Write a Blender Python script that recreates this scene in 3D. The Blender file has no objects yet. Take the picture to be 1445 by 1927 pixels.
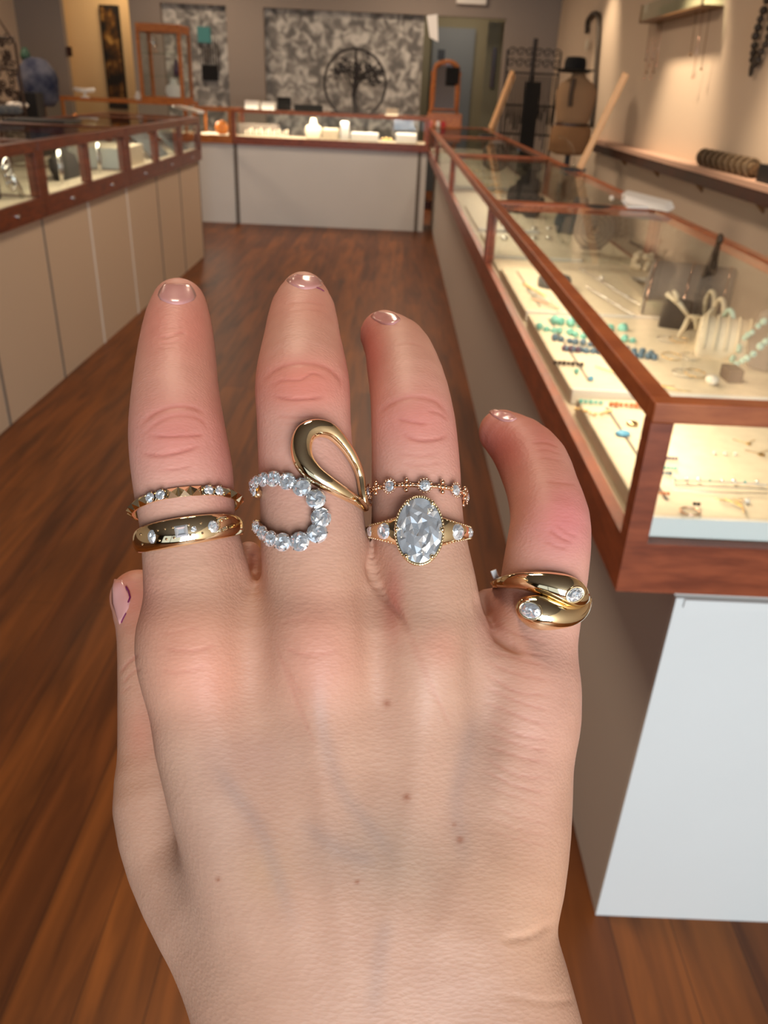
import bpy, bmesh, math, random
import numpy as np
from mathutils import Vector, Matrix
random.seed(7)
S = bpy.context.scene
COL = S.collection
PI = math.pi

# ------------------------------------------------------------------ camera
CX, CY, FPX = 722.5, 963.5, 1506.1
R = np.array([[0.99903804, 0.04342449, 0.00610783],
              [0.01495717, -0.46836458, 0.88340869],
              [0.04122226, -0.88246753, -0.46856354]])     # world <- camera (x right, y down, z forward)
H = 1.35
ORG = np.array([0.0, 0.0, H])
cd = bpy.data.cameras.new('camera'); cam = bpy.data.objects.new('camera', cd); COL.objects.link(cam)
cd.sensor_fit = 'HORIZONTAL'; cd.sensor_width = 36.0; cd.lens = FPX / 1445 * 36.0
cd.clip_start = 0.01; cd.clip_end = 60
m = Matrix.Identity(4)
for i in range(3):
    m[i][0] = R[i, 0]; m[i][1] = -R[i, 1]; m[i][2] = -R[i, 2]; m[i][3] = ORG[i]
cam.matrix_world = m
cd.dof.use_dof = True; cd.dof.focus_distance = 0.137; cd.dof.aperture_fstop = 52.0
S.camera = cam

# ------------------------------------------------------------------ view, world, lights
S.view_settings.view_transform = 'Standard'; S.view_settings.look = 'None'
S.view_settings.gamma = 1.0; S.view_settings.use_curve_mapping = False
S.view_settings.exposure = 0.0
S.cycles.max_bounces = 8; S.cycles.diffuse_bounces = 3; S.cycles.glossy_bounces = 4
S.cycles.transmission_bounces = 4; S.cycles.transparent_max_bounces = 16
S.cycles.caustics_reflective = False; S.cycles.caustics_refractive = False
S.cycles.sample_clamp_indirect = 4.0
S.cycles.use_denoising = True
w = bpy.data.worlds.new('world'); S.world = w; w.use_nodes = True
w.node_tree.nodes['Background'].inputs[0].default_value = (0.75, 0.85, 1.0, 1)
w.node_tree.nodes['Background'].inputs[1].default_value = 1.0

def light(kind, name, loc, target, energy, color, size=0.1, size_y=None, spot=None, blend=0.6):
    l = bpy.data.lights.new(name, kind); o = bpy.data.objects.new(name, l); COL.objects.link(o)
    l.energy = energy; l.color = color
    if kind == 'AREA':
        l.shape = 'RECTANGLE' if size_y else 'SQUARE'; l.size = size
        if size_y: l.size_y = size_y
    else:
        l.shadow_soft_size = size
    if kind == 'SPOT':
        l.spot_size = math.radians(spot); l.spot_blend = blend
    o.location = loc
    d = Vector(target) - Vector(loc)
    o.rotation_euler = d.to_track_quat('-Z', 'Y').to_euler()
    return o
# daylight through the shop window behind the photographer
light('AREA', 'window_daylight', (0.85, -3.3, 1.5), (0.85, 5, 1.35), 180, (0.78, 0.90, 1.0), 1.8, 2.1)
WARM = (1.0, 0.78, 0.54)
# ceiling lamps of the shop; the last three are added to brighten the back
for (x, y, e) in ((-0.4, 1.3, 26), (-0.2, 4.5, 27), (-0.3, 7.4, 27), (-3.2, 6.5, 24), (-2.2, 9.7, 20), (0.2, 9.7, 20), (0.8, 12.0, 20)):
    light('AREA', 'ceiling_and_fill_light', (x, y, 2.66), (x, y, 0), e, (1.0, 0.76, 0.55), 0.5)
# spot lamps washing the side wall
for (x, y, e) in ((1.30, 3.9, 210), (1.30, 5.75, 210), (1.30, 8.2, 70)):
    light('SPOT', 'wall_spot_light', (x, y, 2.6), (1.83, y, 1.35), e, WARM, 0.06, None, 64, 0.9)
# warm corridor lamp at the far side
light('AREA', 'corridor_lamp_light', (-3.5, 11.6, 2.6), (-3.7, 12.0, 1.0), 9, (1.0, 0.72, 0.42), 0.4)

# ------------------------------------------------------------------ helpers
def ray(px, py):
    return R @ np.array([(px - CX), (py - CY), FPX])
def onaxis(px, py, ax, v):
    r = ray(px, py); t = (v - ORG[ax]) / r[ax]
    return Vector(r * t + ORG)
def onz(px, py, z): return onaxis(px, py, 2, z)
def ony(px, py, y): return onaxis(px, py, 1, y)
def onx(px, py, x): return onaxis(px, py, 0, x)

def srgb(r, g, b):
    f = lambda c: (c / 255 / 12.92) if c / 255 <= 0.04045 else ((c / 255 + 0.055) / 1.055) ** 2.4
    return (f(r), f(g), f(b), 1.0)

def mat(name, col, rough=0.5, metal=0.0, noise=0.0, nscale=20.0, bump=0.0, bscale=200.0, spec=0.5, coat=0.0, stretch=(1, 1, 1), col2=None):
    m = bpy.data.materials.new(name); m.use_nodes = True
    nt = m.node_tree; b = nt.nodes['Principled BSDF']
    c = srgb(*col) if max(col) > 1.0 else tuple(col) + (1.0,)
    b.inputs['Base Color'].default_value = c
    b.inputs['Roughness'].default_value = rough; b.inputs['Metallic'].default_value = metal
    b.inputs['Specular IOR Level'].default_value = spec
    b.inputs['Coat Weight'].default_value = coat
    tc = nt.nodes.new('ShaderNodeTexCoord'); mp = nt.nodes.new('ShaderNodeMapping')
    mp.inputs['Scale'].default_value = stretch
    nt.links.new(tc.outputs['Object'], mp.inputs[0])
    if noise > 0 or col2:
        n = nt.nodes.new('ShaderNodeTexNoise'); n.inputs['Scale'].default_value = nscale; n.inputs['Detail'].default_value = 4
        nt.links.new(mp.outputs[0], n.inputs['Vector'])
        rp = nt.nodes.new('ShaderNodeValToRGB'); rp.color_ramp.elements[0].position = 0.35; rp.color_ramp.elements[1].position = 0.65
        c2 = srgb(*col2) if col2 else tuple(min(1, x * (1 + noise)) for x in c[:3]) + (1,)
        c1 = c if col2 else tuple(x * (1 - noise) for x in c[:3]) + (1,)
        rp.color_ramp.elements[0].color = c1; rp.color_ramp.elements[1].color = c2
        nt.links.new(n.outputs[0], rp.inputs[0]); nt.links.new(rp.outputs[0], b.inputs['Base Color'])
    if bump > 0:
        n2 = nt.nodes.new('ShaderNodeTexNoise'); n2.inputs['Scale'].default_value = bscale
        nt.links.new(mp.outputs[0], n2.inputs['Vector'])
        bp = nt.nodes.new('ShaderNodeBump'); bp.inputs['Strength'].default_value = bump; bp.inputs['Distance'].default_value = 0.002
        nt.links.new(n2.outputs[0], bp.inputs['Height']); nt.links.new(bp.outputs[0], b.inputs['Normal'])
    return m

def glassmat(name, tint=(0.96, 0.98, 0.97), refl=0.55, ior=1.5):
    m = bpy.data.materials.new(name); m.use_nodes = True; nt = m.node_tree
    nt.nodes.remove(nt.nodes['Principled BSDF'])
    out = nt.nodes['Material Output']
    t = nt.nodes.new('ShaderNodeBsdfTransparent'); t.inputs[0].default_value = tint + (1,)
    g = nt.nodes.new('ShaderNodeBsdfGlossy'); g.inputs['Roughness'].default_value = 0.02; g.inputs[0].default_value = (refl, refl, refl, 1)
    f = nt.nodes.new('ShaderNodeFresnel'); f.inputs[0].default_value = ior
    x = nt.nodes.new('ShaderNodeMixShader')
    ge = nt.nodes.new('ShaderNodeNewGeometry'); k = nt.nodes.new('ShaderNodeMath'); k.operation = 'SUBTRACT'; k.inputs[0].default_value = 1.0
    nt.links.new(ge.outputs['Backfacing'], k.inputs[1]); k2 = nt.nodes.new('ShaderNodeMath'); k2.operation = 'MULTIPLY'
    nt.links.new(k.outputs[0], k2.inputs[0]); nt.links.new(f.outputs[0], k2.inputs[1])      # each pane reflects once, on its outer face
    nt.links.new(k2.outputs[0], x.inputs[0]); nt.links.new(t.outputs[0], x.inputs[1]); nt.links.new(g.outputs[0], x.inputs[2])
    nt.links.new(x.outputs[0], out.inputs[0])
    return m

class MB:
    """collects shapes (world metres) and links them as one mesh object"""
    def __init__(s): s.v = []; s.f = []
    def add(s, vs, fs):
        n = len(s.v); s.v += [tuple(v) for v in vs]; s.f += [tuple(i + n for i in f) for f in fs]; return s
    def box(s, x0, x1, y0, y1, z0, z1):
        vs = [(x, y, z) for z in (z0, z1) for y in (y0, y1) for x in (x0, x1)]
        return s.add(vs, [(0, 2, 3, 1), (4, 5, 7, 6), (0, 1, 5, 4), (2, 6, 7, 3), (0, 4, 6, 2), (1, 3, 7, 5)])
    def obox(s, c, ax, ay, az):
        """oriented box: centre and three half-axis vectors"""
        c = Vector(c); ax, ay, az = Vector(ax), Vector(ay), Vector(az)
        vs = [c + ax * i + ay * j + az * k for k in (-1, 1) for j in (-1, 1) for i in (-1, 1)]
        return s.add(vs, [(0, 2, 3, 1), (4, 5, 7, 6), (0, 1, 5, 4), (2, 6, 7, 3), (0, 4, 6, 2), (1, 3, 7, 5)])
    def tube(s, pts, r, n=8, closed=False, cap=True):
        P = [Vector(p) for p in pts]; N = len(P)
        rr = r if hasattr(r, '__len__') else [r] * N
        vs = []; up = None
        for i in range(N):
            a = P[(i - 1) % N] if (closed or i > 0) else P[i]; b = P[(i + 1) % N] if (closed or i < N - 1) else P[i]
            t = (b - a); t = t.normalized() if t.length > 1e-9 else Vector((0, 0, 1))
            if up is None: up = t.orthogonal().normalized()
            up = (up - t * up.dot(t)); up = up.normalized() if up.length > 1e-6 else t.orthogonal().normalized()
            sd = t.cross(up)
            for k in range(n):
                an = 2 * PI * k / n
                vs.append(P[i] + (up * math.cos(an) + sd * math.sin(an)) * rr[i])
        fs = []
        for i in range(N if closed else N - 1):
            j = (i + 1) % N
            for k in range(n):
                l = (k + 1) % n
                fs.append((i * n + k, i * n + l, j * n + l, j * n + k))
        if cap and not closed:
            fs.append(tuple(range(n))[::-1]); fs.append(tuple((N - 1) * n + k for k in range(n)))
        return s.add(vs, fs)
    def lathe(s, c, prof, n=20, axis=(0, 0, 1), sx=1.0, sy=1.0):
        """prof: list of (radius, height) about an axis at c"""
        c = Vector(c); az = Vector(axis).normalized(); ax = az.orthogonal().normalized()
        if abs(az.z) > 0.99: ax = Vector((1, 0, 0))
        ay = az.cross(ax); vs = []
        for (r, h) in prof:
            for k in range(n):
                a = 2 * PI * k / n
                vs.append(c + ax * (r * sx * math.cos(a)) + ay * (r * sy * math.sin(a)) + az * h)
        fs = [(i * n + k, i * n + (k + 1) % n, (i + 1) * n + (k + 1) % n, (i + 1) * n + k) for i in range(len(prof) - 1) for k in range(n)]
        fs.append(tuple(range(n))[::-1]); fs.append(tuple((len(prof) - 1) * n + k for k in range(n)))
        return s.add(vs, fs)
    def ball(s, c, r, n=10, m=6, sc=(1, 1, 1)):
        c = Vector(c); vs = []
        for i in range(m + 1):
            t = PI * (0.02 + 0.96 * i / m)
            for k in range(n):
                a = 2 * PI * k / n
                vs.append(c + Vector((r * math.sin(t) * math.cos(a) * sc[0], r * math.sin(t) * math.sin(a) * sc[1], r * math.cos(t) * sc[2])))
        fs = [(i * n + k, (i + 1) * n + k, (i + 1) * n + (k + 1) % n, i * n + (k + 1) % n) for i in range(m) for k in range(n)]
        fs.append(tuple(range(n))); fs.append(tuple(m * n + k for k in range(n))[::-1])
        return s.add(vs, fs)
    def prism(s, pts, d):
        """polygon pts extruded by vector d"""
        P = [Vector(p) for p in pts]; n = len(P); d = Vector(d)
        return s.add(P + [p + d for p in P], [tuple(range(n))[::-1], tuple(range(n, 2 * n))] + [(i, (i + 1) % n, n + (i + 1) % n, n + i) for i in range(n)])
    def build(s, name, mt, parent=None, smooth=False, bevel=0.0, origin=None):
        me = bpy.data.meshes.new(name)
        if origin is None:
            A = np.array(s.v); lo, hi = A.min(0), A.max(0); origin = Vector(((lo[0] + hi[0]) / 2, (lo[1] + hi[1]) / 2, lo[2]))
        origin = Vector(origin)
        me.from_pydata([tuple(Vector(v) - origin) for v in s.v], [], s.f); me.update()
        bm = bmesh.new(); bm.from_mesh(me); bmesh.ops.recalc_face_normals(bm, faces=bm.faces); bm.to_mesh(me); bm.free()
        if smooth: me.polygons.foreach_set('use_smooth', [True] * len(me.polygons))
        me.materials.append(mt)
        o = bpy.data.objects.new(name, me); COL.objects.link(o)
        if parent is not None:
            o.parent = parent; o.location = origin - WL[parent.name]; WL[o.name] = origin
        else:
            o.location = origin; WL[o.name] = origin
        if bevel > 0:
            b = o.modifiers.new('bevel', 'BEVEL'); b.width = bevel; b.segments = 2; b.limit_method = 'ANGLE'
        return o
WL = {}
def tag(o, label, cat, group=None, kind=None):
    if label: o['label'] = label
    if cat: o['category'] = cat
    if group: o['group'] = group
    if kind: o['kind'] = kind
    return o
def struct(o): o['kind'] = 'structure'; return o
def empty(name, loc, label, cat, group=None):
    o = bpy.data.objects.new(name, None); COL.objects.link(o); o.location = Vector(loc); o.empty_display_size = 0.05
    WL[o.name] = Vector(loc)
    return tag(o, label, cat, group)
def dup(root, offset, label=None, group=None, rotz=0.0):
    r = root.copy(); COL.objects.link(r); r.location = root.location + Vector(offset); r.rotation_euler.z += rotz; WL[r.name] = r.location.copy()
    if label: r['label'] = label
    if group: r['group'] = group
    for ch in list(root.children):
        c = ch.copy(); COL.objects.link(c); c.parent = r
        for g in ch.children:
            d = g.copy(); COL.objects.link(d); d.parent = c
    return r
def catmull(A, n):
    A = np.array(A, float); P = np.vstack([2 * A[0] - A[1], A, 2 * A[-1] - A[-2]]); out = []
    for i in range(1, len(P) - 2):
        for t in np.linspace(0, 1, n, endpoint=False):
            p0, p1, p2, p3 = P[i - 1], P[i], P[i + 1], P[i + 2]
            out.append(0.5 * (2 * p1 + (p2 - p0) * t + (2 * p0 - 5 * p1 + 4 * p2 - p3) * t * t + (3 * p1 - p0 - 3 * p2 + p3) * t ** 3))
    out.append(A[-1]); return np.array(out)
# ------------------------------------------------------------------ materials of the shop
def wood_floor():
    m = bpy.data.materials.new('oak_floor'); m.use_nodes = True; nt = m.node_tree; b = nt.nodes['Principled BSDF']
    tc = nt.nodes.new('ShaderNodeTexCoord'); mp = nt.nodes.new('ShaderNodeMapping'); mp.inputs['Rotation'].default_value = (0, 0, PI / 2)
    nt.links.new(tc.outputs['Object'], mp.inputs[0])
    br = nt.nodes.new('ShaderNodeTexBrick'); br.inputs['Scale'].default_value = 1.0; br.inputs['Brick Width'].default_value = 1.9; br.inputs['Row Height'].default_value = 0.115
    br.inputs['Mortar Size'].default_value = 0.001; br.inputs['Color1'].default_value = srgb(104, 56, 22); br.inputs['Color2'].default_value = srgb(136, 78, 30); br.inputs['Mortar'].default_value = srgb(70, 38, 16)
    br.offset = 0.37; br.inputs['Bias'].default_value = -0.1
    nt.links.new(mp.outputs[0], br.inputs['Vector'])
    mp2 = nt.nodes.new('ShaderNodeMapping'); mp2.inputs['Scale'].default_value = (14, 1.2, 1); nt.links.new(tc.outputs['Object'], mp2.inputs[0])
    no = nt.nodes.new('ShaderNodeTexNoise'); no.inputs['Scale'].default_value = 1.6; no.inputs['Detail'].default_value = 6; no.inputs['Distortion'].default_value = 0.8; nt.links.new(mp2.outputs[0], no.inputs['Vector'])
    rp = nt.nodes.new('ShaderNodeValToRGB'); rp.color_ramp.elements[0].position = .32; rp.color_ramp.elements[0].color = (.5, .46, .42, 1); rp.color_ramp.elements[1].position = .7; rp.color_ramp.elements[1].color = (1.25, 1.2, 1.1, 1)
    nt.links.new(no.outputs[0], rp.inputs[0])
    mx = nt.nodes.new('ShaderNodeMix'); mx.data_type = 'RGBA'; mx.blend_type = 'MULTIPLY'; mx.inputs[0].default_value = 1.0
    nt.links.new(br.outputs[0], mx.inputs[6]); nt.links.new(rp.outputs[0], mx.inputs[7]); nt.links.new(mx.outputs[2], b.inputs['Base Color'])
    b.inputs['Roughness'].default_value = 0.42; b.inputs['Specular IOR Level'].default_value = 0.32
    return m
def wallpaper():
    m = bpy.data.materials.new('damask_wallpaper'); m.use_nodes = True; nt = m.node_tree; b = nt.nodes['Principled BSDF']
    tc = nt.nodes.new('ShaderNodeTexCoord')
    no = nt.nodes.new('ShaderNodeTexNoise'); no.inputs['Scale'].default_value = 9; no.inputs['Detail'].default_value = 1.5; no.inputs['Distortion'].default_value = .7; nt.links.new(tc.outputs['Object'], no.inputs['Vector'])
    rp = nt.nodes.new('ShaderNodeValToRGB'); e = rp.color_ramp.elements
    e[0].position = .36; e[0].color = srgb(108, 105, 102); e[1].position = .66; e[1].color = srgb(206, 202, 194)
    k = e.new(.49); k.color = srgb(146, 142, 136)
    nt.links.new(no.outputs[0], rp.inputs[0]); nt.links.new(rp.outputs[0], b.inputs['Base Color']); b.inputs['Roughness'].default_value = .8
    return m
M = dict(
 floor=wood_floor(), paper=wallpaper(),
 wall_tan=mat('tan_wall_paint', (206, 186, 164), .85, bump=.1, bscale=60), wall_grey=mat('grey_wall_paint', (146, 134, 124), .85), wall_green=mat('greenish_wall_paint', (118, 115, 96), .85),
 wall_warm=mat('warm_corridor_paint', (225, 195, 150), .85), ceiling=mat('ceiling_paint', (104, 96, 90), .9),
 cherry=mat('cherry_wood', (150, 74, 42), .38, noise=.0, nscale=5, stretch=(3, 3, 14), col2=(116, 52, 26), bump=.05), cherry2=mat('light_cherry_wood', (176, 96, 50), .4, nscale=6, stretch=(3, 3, 14), col2=(150, 74, 34)),
 orange=mat('orange_pine', (190, 112, 42), .4, nscale=6, stretch=(3, 3, 12), col2=(160, 86, 26)), blond=mat('blond_wood', (232, 178, 120), .45), darkwood=mat('dark_wood', (62, 30, 20), .35, nscale=8, col2=(44, 20, 14)),
 laminate=mat('white_laminate', (226, 224, 218), .5, noise=.02, nscale=2), wall_front=mat('dark_front_wall', (44, 38, 34), .7), darkcherry=mat('darker_cherry', (122, 58, 28), .38, nscale=5, stretch=(3, 3, 14), col2=(92, 40, 18)), beige=mat('beige_laminate', (206, 184, 158), .55), laminate_shade=mat('shaded_white_laminate', (206, 200, 192), .6), strip=mat('pale_strip', (235, 228, 216), .5), seam=mat('grey_seam', (120, 112, 104), .7),  # side-base laminate is white laminate with its shade put into the colour
 glass=glassmat('case_glass'), greenglass=glassmat('tinted_glass', (.90, .95, .91)), mirror=mat('mirror_glass', (.9, .9, .9), .03, 1.0),
 cream=mat('cream_linen', (230, 214, 188), .85, bump=.15, bscale=400, noise=.05, nscale=40), white=mat('white_leatherette', (238, 234, 228), .45), whitebox=mat('white_card', (244, 238, 228), .7),
 grey=mat('grey_velvet', (128, 116, 108), .9), greydark=mat('dark_grey_velvet', (50, 45, 42), .95), greyblue=mat('blue_grey_velvet', (96, 98, 100), .9), brownpad=mat('brown_block', (70, 48, 34), .6), black=mat('black_plastic', (14, 12, 12), .5), felt=mat('black_felt', (12, 11, 12), .95),
 gold=mat('yellow_gold', (.95, .66, .30), .2, 1.0), silver=mat('silver', (.82, .80, .77), .25, 1.0), rose=mat('rose_gold', (.90, .58, .44), .22, 1.0), pearl=mat('pearl', (236, 226, 212), .25, coat=.5),
 turq=mat('turquoise_bead', (96, 178, 164), .35, nscale=60, col2=(140, 205, 190)), turq2=mat('pale_turquoise_bead', (150, 200, 190), .4, nscale=80, col2=(184, 214, 200)), blue=mat('slate_blue_bead', (84, 112, 132), .4), sky=mat('sky_blue_stone', (100, 170, 205), .4), plum=mat('plum_bead', (88, 62, 84), .4), coral=mat('coral_bead', (206, 122, 74), .45), bone=mat('bone_white', (218, 204, 178), .6), dark_bead=mat('dark_brown_bead', (48, 34, 26), .5), navy=mat('navy_tassel', (40, 34, 78), .7),
 iron=mat('black_iron', (34, 28, 28), .6), rust=mat('brown_iron', (70, 48, 34), .6), rope=mat('dark_beads', (58, 46, 34), .6), bark=mat('ridged_bark', (120, 98, 70), .8, nscale=40, col2=(70, 54, 38)), ledge=mat('pale_ledge_top', (196, 160, 140), .5),
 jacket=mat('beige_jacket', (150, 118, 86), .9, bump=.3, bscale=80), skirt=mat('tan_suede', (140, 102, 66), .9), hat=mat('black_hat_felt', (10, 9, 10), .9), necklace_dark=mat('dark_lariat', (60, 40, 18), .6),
 blueshawl=mat('blue_printed_shawl', (16, 26, 56), .85, nscale=9, col2=(96, 96, 108)), leaf=mat('green_top', (40, 74, 56), .6), lampwarm=mat('amber_glass_item', (220, 130, 60), .3), pink=mat('pink_item', (224, 130, 120), .5), red=mat('red_item', (190, 40, 50), .5), door=mat('blue_grey_door', (98, 106, 112), .6), frame_brass=mat('antique_frame', (120, 86, 50), .4, .6), teal=mat('teal_fabric', (70, 130, 130), .8))
def picture_mat():
    m = mat('golden_street_picture', (30, 24, 16), .5); nt = m.node_tree; b = nt.nodes['Principled BSDF']
    tc = nt.nodes.new('ShaderNodeTexCoord'); no = nt.nodes.new('ShaderNodeTexNoise'); no.inputs['Scale'].default_value = 4.5; no.inputs['Detail'].default_value = 4; nt.links.new(tc.outputs['Object'], no.inputs['Vector'])
    rp = nt.nodes.new('ShaderNodeValToRGB'); e = rp.color_ramp.elements; e[0].position = .45; e[0].color = srgb(22, 18, 12); e[1].position = .68; e[1].color = srgb(214, 168, 92); k = e.new(.55); k.color = srgb(96, 62, 20)
    nt.links.new(no.outputs[0], rp.inputs[0]); nt.links.new(rp.outputs[0], b.inputs['Base Color']); return m
M['picture'] = picture_mat()

# ------------------------------------------------------------------ the room
XR, XL, YB, ZC = 1.83, -4.45, 10.8, 2.75
struct(MB().box(XL - .1, XR + .1, -3.7, 13.3, -.05, 0).build('floor', M['floor'], origin=(0, 0, 0)))
struct(MB().box(XL - .1, XR + .1, -3.7, 13.3, ZC, ZC + .05).build('ceiling', M['ceiling']))
struct(MB().box(XR, XR + .1, -3.7, 13.3, 0, ZC).build('wall_right', M['wall_tan']))
struct(MB().box(XL - .1, XL, -3.7, 13.3, 0, ZC).build('wall_left', M['wall_tan']))
wb = MB()
zh, zh2 = 2.10, 2.45
for a, c in ((XL, -3.915), (-3.13, -2.77), (-2.01, -1.58), (1.215, XR)): wb.box(a, c, YB, YB + .1, 0, ZC)
wb.box(-3.915, -3.13, YB, YB + .1, zh2, ZC); wb.box(-2.77, -2.01, YB, YB + .1, zh, ZC); wb.box(-1.58, 1.215, YB, YB + .1, zh, ZC)
struct(wb.build('wall_back', M['wall_grey']))
struct(MB().box(-2.80, -1.98, YB + .1, YB + .14, 0, zh + .1).box(-1.62, .28, YB + .1, YB + .14, 0, zh + .1).build('wall_papered', M['paper'], origin=(0, YB, 0)))
# front wall round the shop window
struct(MB().box(XL, -3.0, -3.7, -3.6, 0, ZC).box(1.75, XR, -3.7, -3.6, 0, ZC).box(-3.0, 1.75, -3.7, -3.6, 0, .4).box(-3.0, 1.75, -3.7, -3.6, 2.66, ZC).build('wall_front', M['wall_front']))
wf = MB().box(-3.0, 1.75, -3.66, -3.60, .4, .46).box(-3.0, 1.75, -3.66, -3.60, 2.60, 2.66)
for x in (-3.0, -1.45, .1, 1.69): wf.box(x, x + .06, -3.66, -3.60, .4, 2.66)
w1 = struct(wf.build('window_1', M['darkwood'])); MB().box(-2.97, 1.72, -3.64, -3.635, .43, 2.63).build('pane', M['glass'], w1)
# corridor behind the left opening, room behind the right one
struct(MB().box(XL, -2.85, 12.2, 12.3, 0, ZC).box(-2.9, -2.83, YB + .1, 12.2, 0, ZC).build('wall_corridor', M['wall_warm']))
struct(MB().box(.1, XR, 12.95, 13.05, 0, ZC).box(-.02, .05, YB + .14, 13, 0, ZC).build('wall_rear_room', M['wall_green']))
d0, d1 = ony(812, 120, 12.9), ony(890, 120, 12.9)
dr = struct(MB().box(d0.x, d1.x, 12.88, 12.945, 0, ony(850, 52, 12.9).z).build('door_1', M['door']))
hb = ony(931, 90, YB + .5); MB().box(hb.x - .02, hb.x + .02, YB + .48, YB + .52, ony(931, 165, YB + .5).z, hb.z).build('door_handle', M['darkwood'], dr)
struct(MB().box(hb.x - .1, XR, YB + .52, YB + .56, 0, zh).build('wall_return', M['wall_green']))
# sign and little items on the back wall
es = ony(886, 9, YB)
sg = tag(MB().box(es.x - .17, es.x + .17, YB - .07, YB, es.z, es.z + .2).build('wall_sign', M['whitebox'], bevel=.01), 'white box sign fixed to the grey wall above the rear doorway', 'sign')
cl = ony(806, 30, YB); cz = ony(806, 78, YB)
mb = MB(); mb.prism([(cl.x - .02, YB - .03, cl.z), (cl.x + .10, YB - .03, cl.z + .02), (cl.x + .13, YB - .03, cz.z), (cl.x + .03, YB - .03, cz.z + .04)], (0, .03, 0))
tag(mb.build('cloth', M['white']), 'white cloth hanging at the edge of the patterned wallpaper by the doorway', 'cloth')
p0, p1 = ony(184, 8, 12.12), ony(238, 190, 12.12)
pt = tag(MB().box(p0.x, p1.x, 12.14, 12.19, p1.z - .1, p0.z).build('picture', M['black']), 'tall dark golden picture hanging in the warm lit corridor', 'picture')
MB().box(p0.x + .02, p1.x - .02, 12.13, 12.14, p1.z - .08, p0.z - .02).build('canvas', M['picture'], pt)
sw = ony(131, 97, YB); tag(MB().box(sw.x - .03, sw.x + .03, YB - .02, YB, sw.z - .05, sw.z + .05).build('light_switch', M['darkwood']), 'small dark switch beside the corridor opening', 'switch')
# hanging dark jewellery panel in front of the narrow wallpaper
q0, q1 = ony(371, 50, 10.6), ony(410, 152, 10.6)
q0, q1 = ony(371, 50, 10.86), ony(410, 152, 10.86)
hp = empty('necklace_hanger', ((q0.x + q1.x) / 2, 10.86, q1.z), 'dark hanger of necklaces under a teal cloth in front of narrow wallpaper strip', 'necklace hanger')
MB().box(q0.x, q0.x + .15, 10.84, 10.899, q0.z - .16, q0.z).build('cloth', M['teal'], hp)
MB().box(q0.x + .03, q1.x, 10.84, 10.899, q1.z, q1.z + .16).build('tray', M['felt'], hp)
mb = MB()
for i in range(9):
    x = q0.x + .03 + i * .026; mb.tube([(x, 10.86, q0.z - .1 - .05 * (i % 3)), (x + .01 * math.sin(i), 10.85, q1.z + .3), (x, 10.86, q1.z + .1)], .006, 5)
mb.build('strands', M['rope'], hp)

# wooden ledge along the side wall
lz = .985
lg = empty('wall_shelf', (1.7, 4, lz), 'long dark wooden ledge running along the tan side wall', 'shelf')
MB().box(1.69, XR, .4, 8.0, lz + .014, lz + .042).build('board', M['ledge'], lg)
MB().box(1.685, 1.70, .4, 8.0, lz - .045, lz + .0135).build('front_edge', M['darkwood'], lg)
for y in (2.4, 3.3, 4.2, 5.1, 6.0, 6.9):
    MB().prism([(XR, y, lz - .001), (1.71, y, lz - .001), (XR, y, lz - .11)], (0, .02, 0)).build('shadow_bracket', M['skirt'], lg)  # dark tan triangles stand in for shadows below the ledge
tag(MB().box(XL, XR, YB - .015, YB, 0, .1).build('baseboard_back', M['darkwood']), None, None, kind='structure')
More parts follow.
